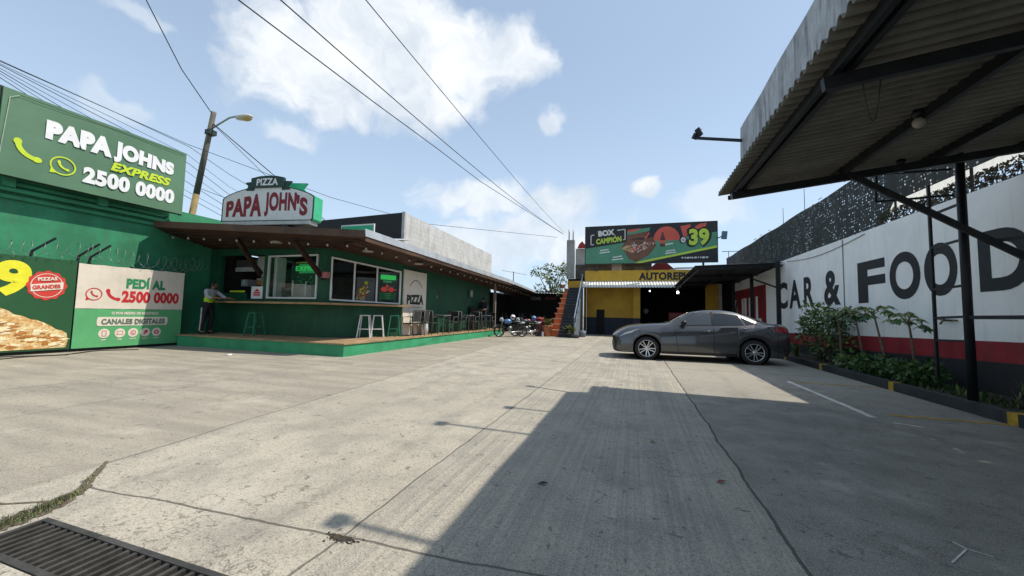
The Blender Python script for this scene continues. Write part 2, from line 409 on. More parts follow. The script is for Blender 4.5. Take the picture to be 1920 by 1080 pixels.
# parking paint
white_paint = M('worn white road paint', (.62, .6, .54), .8, var=.3, vs=7, dirt=.5)
yel_paint = M('worn yellow road paint', (.42, .27, .05), .8, var=.35, vs=6, dirt=.6)
mb = MB(); mb.box(2.87, 2.95, 6.1, 8.9, .001, .005, white_paint)
mb.add([(2.98,5.86,.004),(3.2,5.75,.004),(3.22,5.79,.004),(3.0,5.9,.004)], [(0,1,2,3)], white_paint)
structure(mb.build('parking_line', origin=(2.9,7,0)), label='faded white parking line on the shaded concrete', cat='road marking')
mb = MB(); mb.box(3.2, 4.36, 6.31, 6.39, .001, .005, yel_paint)
structure(mb.build('bay_line', origin=(3.8,6.3,0)), label='faded yellow bay line running to the kerb', cat='road marking')
mb = MB(); mb.box(3.0, 4.36, 8.83, 8.90, .001, .005, yel_paint)
structure(mb.build('bay_line', origin=(3.7,8.8,0)), label='fainter yellow bay line farther along the kerb', cat='road marking')
mb = MB()
for a, b in (((1.55,2.62),(1.72,2.80)),((1.72,2.80),(1.80,2.76)),((1.42,2.22),(1.46,2.32)),((1.72,2.80),(1.70,2.86))):
    mb.bar((a[0],a[1],.003), (b[0],b[1],.003), .008, .002, white_paint)
structure(mb.build('chalk_mark', origin=(1.6,2.6,0)), label='thin white chalk marks scratched on the shaded concrete', cat='road marking')

# kerb and planting bed
kerb_m = M('black kerb paint', (.028, .032, .034), .7, var=.3, vs=5, dirt=.3, bump=.006)
kerb_y = M('yellow kerb paint', (.46, .27, .025), .65, var=.3, vs=8, dirt=.3)
soil = M('dark planting soil', (.05, .04, .028), .95, var=.4, vs=6, bump=.03, bs=18)
mb = MB(); KY = [6.33, 8.62, 11.3, 13.6]
edges = [-2.0]
for y in KY: edges += [y-.07, y+.07]
edges.append(15.4)
for i in range(len(edges)-1):
    mb.box(4.38, 4.52, edges[i], edges[i+1], 0, .15, kerb_y if i % 2 else kerb_m)
structure(mb.build('kerb', origin=(4.45,8,0)), label='black kerb with yellow blocks edging the planting bed', cat='kerb')
mb = MB(); random.seed(3)
mb.grid(lambda u, v: (4.52+u*.88, -2+v*17.4, .10+.03*math.sin(v*57)*math.sin(u*9+v*31)+.02*random.random()), 8, 120, soil)
structure(mb.build('planting_soil', origin=(4.9,8,0)), 'structure')

# ================================================================== right wall with CAR & FOOD lettering
wall_w = M('white wall paint', (.87, .88, .86), .75, var=.05, vs=1.5, dirt=.17, bump=.004, bs=25)
wall_r = M('red wall paint', (.26, .018, .025), .7, var=.2, vs=3, dirt=.25, bump=.004, bs=25)
wall_k = M('black wall paint', (.018, .02, .022), .7, var=.25, vs=3, bump=.004, bs=25)
let_k = M('black lettering paint', (.02, .024, .027), .7, var=.2, vs=4)
WX = 5.4
ww = thing('painted_wall', 'long white boundary wall lettered CAR & FOOD over a red band', 'wall', (WX, 8, 0))
mb = MB()
Y0, Y1 = -3.0, 18.75
def zr(y, a, b): return a + (b-a)*(y-7.7)/(12.9-7.7)
cols = [(-3, 18.75)]
for lo, hi, mat_ in ((lambda y: -.05, lambda y: max(.25, zr(y,.64,.47)), wall_k), (lambda y: max(.25, zr(y,.64,.47)), lambda y: max(.6, zr(y,.96,.83)), wall_r), (lambda y: max(.6, zr(y,.96,.83)), lambda y: 3.42+.003*(y-8), wall_w)):
    N = 24
    for i in range(N):
        ya = Y0+(Y1-Y0)*i/N; yb = Y0+(Y1-Y0)*(i+1)/N
        mb.add([(WX,yb,lo(yb)),(WX,ya,lo(ya)),(WX,ya,hi(ya)),(WX,yb,hi(yb))], [(0,1,2,3)], mat_)
mb.add([(WX,Y0,3.39),(WX,Y1,3.45),(WX+.2,Y1,3.45),(WX+.2,Y0,3.39)], [(3,2,1,0)], wall_w)
mb.add([(WX+.2,Y0,0),(WX+.2,Y1,0),(WX+.2,Y1,3.45),(WX+.2,Y0,3.39)], [(0,1,2,3)], wall_w)
mb.add([(WX,Y0,0),(WX+.2,Y0,0),(WX+.2,Y0,3.39),(WX,Y0,3.39)], [(0,1,2,3)], wall_w)
mb.build('wall', ww)
# letters: right vector is -Y (reading from the lot)
mb = MB(); p = PL(mb, (WX, 0, 0), (0,-1,0), (0,0,1))
def letter(ch, yl, yr, z0, z1): p.text(ch, -yl, z0, yl-yr, z1-z0, let_k, 1, bold=.036)
for ch, yl, yr, z0, z1 in (('C', 17.35, 16.35, 1.62, 2.62), ('A', 16.2, 15.2, 1.62, 2.62), ('R', 14.95, 14.2, 1.63, 2.63), ('&', 13.55, 12.6, 1.65, 2.66),
                           ('F', 11.75, 10.65, 1.67, 2.68), ('O', 10.5, 9.55, 1.70, 2.70), ('O', 9.45, 8.65, 1.72, 2.71), ('D', 8.22, 7.3, 1.74, 2.71)):
    letter(ch, yl, yr, z0, z1)
mb.build('lettering', ww)
# small handwriting low on the wall behind the car
mb = MB(); p = PL(mb, (WX, 0, 0), (0,-1,0), (0,0,1)); random.seed(5)
for i in range(9):
    y = 14.9+random.uniform(-.6,.5); z = 1.0+random.uniform(0,.32)
    p.line([(-y, z), (-y+random.uniform(.03,.12), z+random.uniform(-.1,.14)), (-y+random.uniform(.05,.2), z+random.uniform(-.12,.1))], .018, let_k, 2)
mb.build('scribble', ww)
mb = MB()
for y in (7.25, 12.4): mb.tube([(WX-.012,y,.97),(WX-.012,y,3.41)], .012, M('grey cable', (.25,.25,.25)), 6)
pts = [(WX-.015, 16.3-i*.55, 3.36-.16*math.sin(PI*i/9)) for i in range(10)]
mb.tube(pts, .010, M('grey cable', (.25,.25,.25)), 6)
mb.build('cable', ww)
# tap
brass = M('dull brass', (.16, .13, .08), .45, .8)
mb = MB(); mb.tube([(WX,8.85,1.27),(WX-.12,8.85,1.27),(WX-.16,8.85,1.2)], .018, brass); mb.tube([(WX-.04,9.05,1.29),(WX-.04,8.66,1.27)], .014, brass); mb.tube([(WX-.10,8.85,1.27),(WX-.10,8.85,1.33)], .012, brass)
mb.lathe([(.0,.0),(.035,.0),(.035,.012),(0,.012)], brass, (WX-.10,8.85,1.33)); mb.lathe([(.0,.0),(.035,.0),(.035,.012),(0,.012)], brass, (WX-.04,9.05,1.28))
tag(mb.build('tap', origin=(WX,8.85,1.27)), 'small brass water tap on the white wall below the lettering', 'tap')

# red and white painted stretch of wall under the far canopy
rw = thing('red_wall', 'dark red wall with tall white letters under the far canopy', 'wall', (WX, 21, 0))
mb = MB()
mb.box(WX, WX+.2, 18.76, 26.6, -.05, 2.72, wall_r); mb.box(WX, WX+.2, 18.76, 26.6, 2.725, 3.3, wall_w)
mb.build('wall', rw)
mb = MB(); p = PL(mb, (WX, 0, 0), (0,-1,0), (0,0,1))
for yl, yr in ((25.0, 24.35), (23.9, 23.0), (22.6, 21.6)):
    p.text('I', -yl, .9, .38, 1.35, wall_w, 1, .04)
p.text('A', -24.1, .9, .9, 1.35, wall_w, 1, .05); p.text('L', -21.3, .9, .85, 1.35, wall_w, 1, .06); p.text('L', -20.2, .9, .8, 1.35, wall_w, 1, .06); p.text('I', -22.1, .9, .4, 1.35, wall_w, 1, .06)
mb.build('lettering', rw)

# shade-cloth fence on the wall
def mesh_mat(name, base, holes, tint):
    m, g = new_mat(name)
    pos = g.n('ShaderNodeNewGeometry').outputs['Position']
    v = g.n('ShaderNodeTexVoronoi'); g.set(v.inputs['Vector'], g.v('MULTIPLY', pos, (1, 12.5, 13.5)))
    v.inputs['Scale'].default_value = 1; v.inputs['Randomness'].default_value = .3
    cell = g.ramp(v.outputs['Distance'], .29, .43, 1, 0)
    big = g.ramp(g.noise(g.v('MULTIPLY', pos, (1, 1.0, .35)), 1.6, 4, .6), .33, .50)
    small = g.m('MULTIPLY', g.ramp(g.noise(pos, 5.5, 3, .6), .35, .6), g.ramp(g.m('DIVIDE', g.v('DOT_PRODUCT', pos, (0,1,0)), 20.0), .6, .9, 1, .3))
    hole = g.m('MULTIPLY', g.m('MULTIPLY', cell, big), g.m('MULTIPLY', small, holes))
    c = g.mix(g.ramp(g.noise(g.v('MULTIPLY', pos, (1, 2.2, .5)), 2.0, 4, .6), .35, .65), base, tint)
    o = g.n('ShaderNodeOutputMaterial'); p_ = g.n('ShaderNodeBsdfPrincipled'); t = g.n('ShaderNodeBsdfTransparent'); mx = g.n('ShaderNodeMixShader')
    g.set(p_.inputs['Base Color'], c); p_.inputs['Roughness'].default_value = .75
    g.set(mx.inputs[0], hole); g.nt.links.new(p_.outputs[0], mx.inputs[1]); g.nt.links.new(t.outputs[0], mx.inputs[2]); g.nt.links.new(mx.outputs[0], o.inputs['Surface'])
    return m
shade_net = mesh_mat('black shade net', (.010, .015, .014), .85, (.026, .036, .032))
blk = M('black steel paint', (.012, .014, .017), .5, .2, .3, 6, bump=.002)
sf = thing('mesh_fence', 'tall black shade net fence along the top of the white wall', 'fence', (WX+.12, 10, 3.42))
mb = MB(); random.seed(11)
def topz(y): return 4.95+.02*math.sin(y*1.7)
def netz(y): return 3.40+.003*(y-12) + .50*max(0, min(1, (11.0-y)/.5))
mb.grid(lambda u, v: (WX+.13+.012*math.sin(u*40)*math.sin(v*3.1), -2+u*28.5, netz(-2+u*28.5)+v*(topz(-2+u*28.5)-netz(-2+u*28.5))), 114, 6, shade_net, False)
mb.build('netting', sf)
for i in range(15):
    y = -1.5+i*2.0
    mb = MB(); mb.tube([(WX+.16,y,3.42),(WX+.16,y,4.98)], .022, blk, 6); mb.build('post', sf)
y = 9.3
while y < 24:
    if random.random() < .5:
        mb = MB(); mb.tube([(WX+.1, y+.02*k, topz(y)+.05+.012*(k%2)) for k in range(0, int(20*random.uniform(.5,2.0)))], .008, blk, 5); mb.build('loose_wire', sf)
    y += random.uniform(.5, 1.6)
def translucent_mat():
    m, g = new_mat('white translucent sheet'); o = g.n('ShaderNodeOutputMaterial'); d = g.n('ShaderNodeBsdfDiffuse'); t = g.n('ShaderNodeBsdfTranslucent'); mx = g.n('ShaderNodeMixShader')
    d.inputs[0].default_value = (.7,.7,.68,1); t.inputs[0].default_value = (.85,.86,.82,1); mx.inputs[0].default_value = .75
    g.nt.links.new(d.outputs[0], mx.inputs[1]); g.nt.links.new(t.outputs[0], mx.inputs[2]); g.nt.links.new(mx.outputs[0], o.inputs['Surface']); return m
tin_white = translucent_mat()
mb = MB()
mb.grid(lambda u, v: (WX+.20+v*.14+.012*math.sin(u*300), 3.0+u*8.0, 3.72+v*.70+.018*math.sin(u*300)*(1-v)), 400, 1, tin_white, False)  # sheet runs up behind the net, added height to stop sun leaking through
tag(mb.build('neighbour_roof_edge', origin=(WX+.3,7,3.8)), 'bright white translucent corrugated sheet edge below the netting', 'roof sheet')
mb = MB(); random.seed(21)
dry = M('dry brown creeper', (.075, .06, .04), .9, var=.4, vs=6); dry2 = M('dull green creeper', (.04, .05, .025), .9, var=.4, vs=6)
for i in range(4200):
    y = random.uniform(3.5, 10.9); z = random.uniform(3.4, 3.72); x = WX+.06+random.uniform(-.05,.05); a = random.uniform(0, PI); s_ = random.uniform(.02,.05)
    d = Vector((random.uniform(-.5,.5), math.cos(a), math.sin(a)))*s_; q = Vector((random.uniform(-.6,.6), -math.sin(a), math.cos(a)))*s_*.45
    c_ = Vector((x,y,z)); mb.add([c_-d, c_+q, c_+d, c_-q], [(0,1,2,3)], dry if random.random() < .65 else dry2)
o_ = mb.build('dry_creeper', origin=(WX,7,3.4)); tag(o_, 'brown dry creeper matted on the wall top below the roof edge', 'creeper'); o_['kind'] = 'stuff'

# ================================================================== near canopy
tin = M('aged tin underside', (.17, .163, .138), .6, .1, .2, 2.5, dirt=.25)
def fascia_mat():
    m, g = new_mat('stained grey flashing'); pos = g.n('ShaderNodeTexCoord').outputs['Object']
    n1 = g.noise(g.v('MULTIPLY', pos, (1, 5, .6)), 2.2, 5, .65); n2 = g.noise(pos, 6, 5, .6)
    c = g.mix(g.ramp(n1, .45, .62), (.40, .42, .44), (.15, .16, .17)); c = g.mix(g.ramp(n2, .35, .7), c, (.28, .295, .31))
    principled(g, c, .6, .2, n2, .004); return m
fas = fascia_mat()
cz = lambda x: 3.37+.115*(x-1.40)
EX, EY, NY = 1.40, 7.27, -3.0
cn = thing('carport_canopy', 'corrugated tin carport canopy on black steel posts above the parking bay', 'canopy', (4.55, 5, 0))
mb = MB(); L = EY-NY; pitch_ = .13
ncr = int(L/pitch_)*8
def corr(u, v):
    y = NY+u*L; x = EX+v*(5.3-EX)
    return (x, y, cz(x)+.030*max(-.62,min(.62,math.sin(2*PI*y/pitch_)))/.62)
mb.solid(corr, ncr, 3, (0,0,.006), tin)
mb.build('roof_sheet', cn)
mb = MB()
mb.solid(lambda u, v: (1.63, NY+u*(6.72-NY+.04*(1-v)), cz(1.63)+.03+v*(4.26-cz(1.63)-.03)+.01*math.sin(u*40)*v), 60, 3, (.012,0,0), fas)
mb.build('fascia', cn)
mb = MB()
for x in (1.60, 1.70):
    mb = MB(); mb.bar((x,NY,cz(x)-.075), (x,EY-.06,cz(x)-.075), .05, .10, blk); mb.build('purlin', cn)
mb = MB(); mb.bar((1.575,EY-.02,cz(1.6)-.085), (1.60,EY+.05,cz(1.6)-.085), .05, .06, blk); mb.build('purlin_end', cn)
for x, h in ((3.0,.12),(4.12,.11),(5.2,.1)):
    mb = MB(); mb.bar((x,NY,cz(x)-.02-h/2), (x,EY-.04,cz(x)-.02-h/2), .055, h, blk); mb.build('purlin', cn)
mb = MB()
for y in (6.83, 3.72, .6):
    mb = MB(); mb.bar((1.52,y,cz(1.52)-.18), (5.3,y,cz(5.3)-.18), .06, .11, blk); mb.build('rafter', cn)
for pos_, r_, z1_ in (((4.55,7.15), .052, cz(4.55)-.02), ((4.62,6.22), .03, cz(4.62)-.14), ((4.55,.8), .075, cz(4.55)-.02)):
    mb = MB(); mb.tube([(pos_[0],pos_[1],.02),(pos_[0],pos_[1],z1_)], r_, blk, 16); mb.box(pos_[0]-.13,pos_[0]+.13,pos_[1]-.13,pos_[1]+.13,.10,.13,blk); mb.build('post', cn)
mb = MB(); mb.bar((2.95,6.82,3.50), (4.62,6.35,2.05), .06, .075, blk); mb.build('brace', cn)
mb = MB(); mb.bar((4.55,7.1,1.31), (4.62,2.4,1.33), .05, .05, blk); mb.build('side_rail', cn)
mb = MB(); mb.bar((4.4,6.47,2.29), (4.66,5.2,2.20), .04, .04, blk); mb.build('tie_bar', cn)
# steel rungs climbing the post
mb = MB(); LX, LY = 4.56, 7.80
mb.bar((LX,LY,.35), (LX,LY,3.45), .035, .035, blk)
for z in (.95, 1.3, 1.75, 2.42, 2.95): mb.bar((LX,LY,z), (4.55,7.2,z+.02), .032, .032, blk)
mb.build('climbing_rung', cn)
# empty sign frame hung on the post
mb = MB(); a = (3.59,7.2,3.50); b = (3.57,7.2,3.07); c = (4.48,7.2,3.11); d = (4.48,7.2,3.50)
for q, w in ((a,b),(b,c),(d,a)): mb.bar(q, w, .028, .028, blk)
tag(mb.build('sign_frame', origin=(4.48,7.2,3.3)), 'empty black rectangular sign frame welded to the canopy post', 'sign frame')
# drooping wire
wire_m = M('black cable', (.012, .012, .014), .6)
mb = MB(); pts = []
for i in range(13):
    t = i/12; pts.append((1.80+.13*t, 3.74+.02*t, 3.20-.34*math.sin(PI*t)**.8))
mb.tube(pts, .0035, wire_m, 6)
tag(mb.build('hanging_wire', origin=(1.85,3.74,3.2)), 'thin black wire loop drooping from the canopy beam crossing', 'wire')
# lamps under the canopy
bulb_m = M('frosted bulb glass', (.30, .29, .25), .35)
def canopy_lamp(x, y, lab):
    z = cz(x)-.02
    t = thing('ceiling_lamp', lab, 'lamp', (x,y,z), 0, 'bulbs under the canopy')
    mb = MB(); mb.lathe([(0,0),(.055,0),(.05,-.05),(.03,-.07),(0,-.07)], blk, (x,y,z)); mb.build('socket', t)
    mb = MB(); mb.lathe([(.0,-.075),(.03,-.08),(.055,-.12),(.05,-.16),(.025,-.185),(0,-.19)], bulb_m, (x,y,z)); mb.build('bulb', t)
canopy_lamp(2.96, 5.15, 'white bulb under the canopy on the middle beam')
canopy_lamp(3.78, 6.98, 'white bulb under the canopy by the far edge near the post')
# floodlight arms on the fascia
def flood_arm(y, lab):
    t = thing('fascia_floodlight', lab, 'floodlight', (1.63,y,4.02), 0, 'floodlights on arms along the canopy fascia')
    mb = MB(); mb.bar((1.65,y,4.02), (1.0,y+.32,4.29), .04, .04, blk); mb.build('arm', t)
    mb = MB()
    mb.bar((1.05,y+.30,4.31),(1.05,y+.30,4.43),.03,.09,blk); mb.bar((1.08,y+.27,4.30),(1.03,y+.31,4.44),.03,.09,blk); mb.bar((.98,y+.34,4.28),(1.02,y+.30,4.36),.06,.06,blk); mb.build('lamp_head', t)
flood_arm(6.62, 'small floodlight at the end of the far arm outside the canopy')
def roof_mast(y, xt, lab):
    t = thing('floodlight_mast', lab, 'floodlight', (2.6,y,cz(2.6)), 0, 'floodlight masts on the canopy roof')
    mb = MB(); mb.tube([(2.6,y,cz(2.6)),(2.6,y,5.62)], .03, blk, 8); mb.build('pole', t)
    mb = MB(); mb.tube([(2.6,y,5.6),(xt,y+.02,5.6)], .022, blk, 8); mb.build('arm', t)
    mb = MB(); mb.bar((xt-.02,y-.06,5.61),(xt-.02,y+.08,5.64),.11,.05,blk); mb.build('lamp_head', t)
roof_mast(5.6, 1.97, 'floodlight mast on the canopy roof nearest the far arm')
roof_mast(4.64, 1.50, 'floodlight mast on the canopy roof with the longest arm')
roof_mast(2.70, 1.88, 'floodlight mast on the canopy roof right above the entrance')

# ================================================================== far canopy
fc = thing('lean_to_canopy', 'low dark lean-to canopy on black posts against the far wall', 'canopy', (5, 19, 0))
roofz = lambda x, y: 3.34+.0*y - .0*x
mb = MB()
# near edge from (2.33,16.5) to (5.35,16.5) ; outer edge drops towards the back
P00, P10, P11, P01 = Vector((2.34,16.55,3.28)), Vector((5.36,16.55,3.36)), Vector((5.36,26.0,3.20)), Vector((2.20,24.0,2.98))
def lt(u, v):
    a = P00.lerp(P10, u); b = P01.lerp(P11, u); q = a.lerp(b, v); return q + Vector((0,0,.012*math.sin(v*9.4/.1*PI)))
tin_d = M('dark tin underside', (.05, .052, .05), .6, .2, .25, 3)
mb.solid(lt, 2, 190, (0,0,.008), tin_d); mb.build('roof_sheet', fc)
for k in (.02, .33, .66, .97):
    mb = MB(); mb.bar(P00.lerp(P01,k)-Vector((0,0,.09)), P10.lerp(P11,k)-Vector((0,0,.09)), .05, .1, blk); mb.build('rafter', fc)
for k in (.05, .5, .9):
    mb = MB(); mb.bar(P00.lerp(P10,k)-Vector((0,0,.16)), P01.lerp(P11,k)-Vector((0,0,.16)), .05, .07, blk); mb.build('purlin', fc)
for y in (16.0, 19.25, 22.5, 24.9):
    mb = MB(); mb.bar((5.0,y,0), (5.0,y,3.22 if y > 16.5 else 3.34), .12, .12, blk); mb.build('post', fc)
mb = MB(); mb.bar((5.0,16.02,2.36), (5.0,19.2,3.0), .05, .05, blk); mb.build('brace', fc)
# ================================================================== left: green wall, hoarding, banners
green_w = M('green wall paint', (.029, .212, .104), .7, var=.22, vs=1.2, dirt=.42, bump=.006, bs=20)
green_d = M('deep green paint', (.010, .105, .048), .65, var=.18, vs=1.6, dirt=.2, bump=.004, bs=20)
GX = -14.3
gb = thing('green_building', 'tall sunlit green building wall behind the fence banners', 'building', (GX, 4, 0))
mb = MB(); mb.box(GX-6, GX, -6, 9.9, 0, 4.35, green_w); mb.build('wall', gb)
mb = MB()
mb.box(GX-.25, GX+.10, -6, 8.0, 4.36, 4.62, green_w); mb.build('parapet', gb)
for z, w in ((4.02,.10), (3.86,.16), (3.70,.08)):
    mb = MB(); mb.box(GX+.001, GX+w, -6, 7.98, z, z+.085, green_w)
    mb.bar((GX+w/2,7.94,z+.04), (GX+w/2,8.12,z-.22), w, .085, green_w); mb.bar((GX+w/2,8.12,z-.22), (GX+w/2,8.5,z-.30), w, .085, green_w)
    mb.build('moulding', gb)
for y in (3.0, 4.72, 6.4):
    mb = MB(); mb.box(GX+.001, GX+.20, y-.1, y+.1, 3.96, 4.32, green_w); mb.build('bracket', gb)

# big hoarding
hoard_g = M('faded green vinyl', (.082, .175, .102), .55, var=.10, vs=.9, dirt=.12, bump=.002, bs=4)
frame_g = M('dark frame', (.03, .045, .035), .5, .3)
wht = M('white print', (.70, .71, .72), .6, var=.05); lime = M('lime print', (.48, .62, .03), .6, var=.05)
HX = -13.8
hd = thing('wall_hoarding', 'large green wall hoarding with white lettering and phone number', 'billboard', (HX, 6.2, 4.2))
mb = MB()
def hp(u, v): return (HX+.012*math.sin(u*9)*math.sin(v*5), 4.38+u*(8.14-4.38), 4.15+v*2.03-.03*u*v)
mb.solid(hp, 24, 12, (-.05,0,0), hoard_g, True)
ybase = 4.38; p = PL(mb, (HX+.022, ybase, 4.15), (0,1,0), (0,0,1), .002); Lh = 3.76
p.text('PAPA', .70, 1.12, 1.25, .47, wht, 1, .085, lift=lambda u: 1+.12*u)
p.text('JOHNS', 1.99, 1.05, 1.44, .56, wht, 1, .075, lift=lambda u: 1.08-.22*u)
p.text('EXPRESS', 1.95, .78, 1.42, .25, lime, 1, .05, shear=.25)
p.text('2500 0000', 1.42, .26, 2.08, .43, wht, 1, .058)
p.phone(.22, .46, .40, lime, 1); p.bubble(1.05, .54, .235, lime, 1)
wire_g = M('pale hem', (.30, .38, .30), .6)
p.line([(.24,1.94),(.10,1.82),(.02,.0)], .014, wire_g, 1); p.line([(.24,1.94),(3.7,1.93)], .014, frame_g, 1)
mb.build('printed_sheet', hd)
mb = MB(); mb.box(HX-.12, HX-.055, 4.34, 4.40, 4.12, 6.20, frame_g); mb.box(HX-.12, HX-.055, 8.10, 8.17, 4.12, 6.16, frame_g); mb.box(HX-.12, HX-.055, 4.41, 8.09, 6.10, 6.17, frame_g); mb.box(HX-.12,HX-.055,4.41,8.09,4.13,4.2,frame_g); mb.build('frame', hd)
for y in (4.6, 6.2, 7.8):
    mb = MB(); mb.box(HX-.40, HX-.125, y-.04, y+.04, 4.63, 4.73, frame_g); mb.box(HX-.22, HX-.13, y-.04, y+.04, 4.74, 6.1, frame_g); mb.build('strut', hd)

# fence with banners
FX = -13.5
pf = thing('banner_fence', 'black steel fence with cranked brackets carrying the two banners', 'fence', (FX-.06, 6, 0))
mb = MB(); mb.box(FX-.10, FX-.05, .5, 8.24, .02, .14, blk); mb.build('bottom_rail', pf)
mb = MB(); mb.box(FX-.10, FX-.05, .5, 8.24, 2.10, 2.16, blk); mb.build('top_rail', pf)
mb = MB(); mb.box(FX-.08, FX-.06, .5, 8.24, .145, 2.095, M('black sheet', (.02,.022,.024), .7)); mb.build('sheet', pf)
for y in (1.2, 2.7, 4.2, 5.0, 5.80, 6.02, 6.9, 8.2):
    mb = MB(); mb.box(FX-.17, FX-.105, y-.03, y+.03, 0, 2.3, blk); mb.build('post', pf)
    if y in (5.0, 5.80, 6.02, 2.7):
        mb = MB(); mb.bar((FX-.14,y,2.30),(FX-.14,y+.02,2.46),.04,.04,blk); mb.bar((FX-.14,y+.02,2.45),(FX+.12,y+.28,2.80),.04,.04,blk); mb.build('bracket_arm', pf)
razor = M('galvanised wire', (.30, .31, .30), .45, .7)
mb = MB(); random.seed(9)
for ph in (0, PI):
    pts = []; n = 640
    for i in range(n):
        t = i/n; y = 2.6+t*6.2; a = 2*PI*(y+.05*math.sin(y*3.1))/.34+ph
        pts.append((FX-.06+.20*math.cos(a), y+.04*math.sin(a*.37), 2.52+(.20+.05*math.sin(y*1.9+ph))*math.sin(a)+.06*math.sin(y*2.3)))
    mb.tube(pts, .0035, razor, 4, False)
    for q in pts[::4]:
        d = Vector((random.uniform(-1,1), random.uniform(-1,1), random.uniform(-1,1))).normalized()*.028
        e = d.orthogonal().normalized()*.007; q = Vector(q); mb.add([q-d, q+e, q+d, q-e], [(0,1,2,3)], razor)
tag(mb.build('razor_wire', origin=(FX,5.5,2.3)), 'coils of silver razor wire running above the banner fence', 'razor wire')

def vinyl(name, col): return M(name, col, .5, var=.07, vs=1.5, dirt=.10, bump=.010, bs=3.2)
cream = vinyl('cream vinyl', (.66, .60, .50)); van_g = vinyl('green vinyl', (.10, .37, .155)); dk_g = vinyl('dark green vinyl', (.018, .085, .032))
red_p = M('red print', (.52, .022, .028), .6, var=.08); grn_p = M('green print', (.02, .22, .09), .6, var=.08); gry_p = M('grey green print', (.10, .16, .12), .6); yel_p = M('yellow print', (.74, .70, .03), .6, var=.05)
crm_p = M('cream print', (.70, .64, .54), .6, var=.05); org_p = M('tomato print', (.56, .05, .035), .6, var=.06)
# right banner: Y 5.78..8.18
b1 = MB()
def bwave(y, z): return .004*math.sin(y*6.1+z*2.4)*math.sin(z*4.0+y*1.6) + .0012*math.sin(y*15-z*5)
def bpt(y0, y1, z0, z1, slack):
    def fn(u, v):
        y = y0+u*(y1-y0); z = z0+v*(z1-z0)
        return (FX + bwave(y, z), y, z-.012*abs(math.sin(u*PI*5))*(v > .98))
    return fn
b1.solid(bpt(5.78, 8.18, 1.10, 2.26, .03), 30, 12, (-.012,0,0), cream, True); b1.solid(bpt(5.78, 8.18, .08, 1.098, .03), 30, 12, (-.012,0,0), van_g, True)
p = PL(b1, (FX+.004, 5.78, .08), (0,1,0), (0,0,1), .0032); p.surf = lambda x, y: bwave(5.78+x, .08+y)
p.text('PEDÍ AL', .98, 1.60, .92, .34, grn_p, 1, .055); p.text('2500 0000', .90, 1.20, 1.38, .33, red_p, 1, .05)
p.phone(.56, 1.24, .27, red_p); p.bubble(.33, 1.40, .165, red_p)
p.text('O POR MEDIO DE NUESTROS', .72, .865, 1.06, .075, crm_p, 1, .05)
p.rect(.46, 2.0, .56, .80, crm_p); p.oval(.46, .68, .03, .12, crm_p); p.oval(2.0, .68, .03, .12, crm_p)
p.text('CANALES DIGITALES', .52, .60, 1.44, .15, gry_p, 4, .045)
for i, x in enumerate((.60, .93, 1.22, 1.50, 1.77)):
    p.oval(x, .36, .115, .125, crm_p, 1, 26); p.text(('APP','WEB','MENSAJE','PEDIDOS','TIENDA')[i], x-.05-.02*(i>1), .17, .10+.04*(i>1), .035, crm_p, 1, .05)
p.line([(.56,.29),(.56,.43),(.64,.43),(.64,.29),(.56,.29)], .010, red_p, 3); p.line([(.87,.32),(.87,.41),(.99,.41),(.99,.32),(.85,.32),(1.01,.32)], .010, red_p, 2)
p.ring(1.22,.36,.06,.065,.012,red_p,3); p.phone(1.19,.33,.05,red_p,3); p.text('P', 1.455, .30, .10, .12, red_p, 3, .08, .3); p.ring(1.77,.36,.06,.06,.03,red_p,3)
tag(b1.build('fence_banner', origin=(FX,7,1)), 'cream and green fence banner with red phone number and round icons', 'banner', 'banners on the fence')
# left banner with the big 9 and the pizza slice
def pizza_mat(name):
    m, g = new_mat(name); pos = g.n('ShaderNodeTexCoord').outputs['Object']
    w = g.v('ADD', pos, g.v('SCALE', g.v('SUBTRACT', g.n('ShaderNodeTexNoise').outputs['Color'], (.5,.5,.5)), sc=.2))
    a = g.noise(g.v('MULTIPLY', pos, (1, 2.6, 4.6)), 1.7, 6, .68, 1.2); b = g.noise(pos, 13, 5, .7, .6); d = g.noise(g.v('MULTIPLY', pos, (1, 3, 7)), 3.2, 5, .6, 1.5)
    c = g.mix(g.ramp(a, .36, .62), (.74, .60, .30), (.50, .23, .055)); c = g.mix(g.ramp(b, .5, .66), c, (.82, .72, .46))
    c = g.mix(g.ramp(d, .60, .70), c, (.36, .10, .025)); c = g.mix(g.ramp(g.noise(pos, 26, 3, .6), .62, .72), c, (.30, .16, .03))
    principled(g, c, .55, 0, b, .003); return m
pz = pizza_mat('pizza print')
b2 = MB(); b2.solid(bpt(2.2, 5.75, .08, 2.31, .03), 40, 16, (-.012,0,0), dk_g, True)
p = PL(b2, (FX+.004, 2.2, .08), (0,1,0), (0,0,1), .0032); p.surf = lambda x, y: bwave(2.2+x, .08+y)
p.text('9', 2.24, 1.28, .56, .82, yel_p, 1, .05); p.text('7', 1.6, 1.28, .52, .82, yel_p, 1, .05)
p.oval(3.06, 1.56, .33, .345, org_p, 1, 72, .045, 12); p.ring(3.06, 1.56, .27, .29, .014, crm_p, 2, 36)
p.poly([(2.80,1.40),(3.33,1.49),(3.33,1.66),(2.80,1.57)], crm_p, 4.5)
p.text('PIZZAS', 2.90, 1.66, .32, .085, crm_p, 6, .05, 0, .12); p.text('GRANDES', 2.83, 1.445, .46, .10, org_p, 7, .05, 0, .14)
edge = [(.2,.02),(3.48,.05),(3.50,.22),(3.47,.40),(3.38,.47),(3.28,.50),(3.20,.58),(3.08,.66),(2.95,.73),(2.85,.75),(2.72,.83),(2.60,.86),(2.50,.95),(2.36,1.02),(2.22,1.06),(2.10,1.04),(1.9,1.10),(1.6,1.06),(1.2,1.1),(.8,.9),(.5,.8),(.2,.7)]
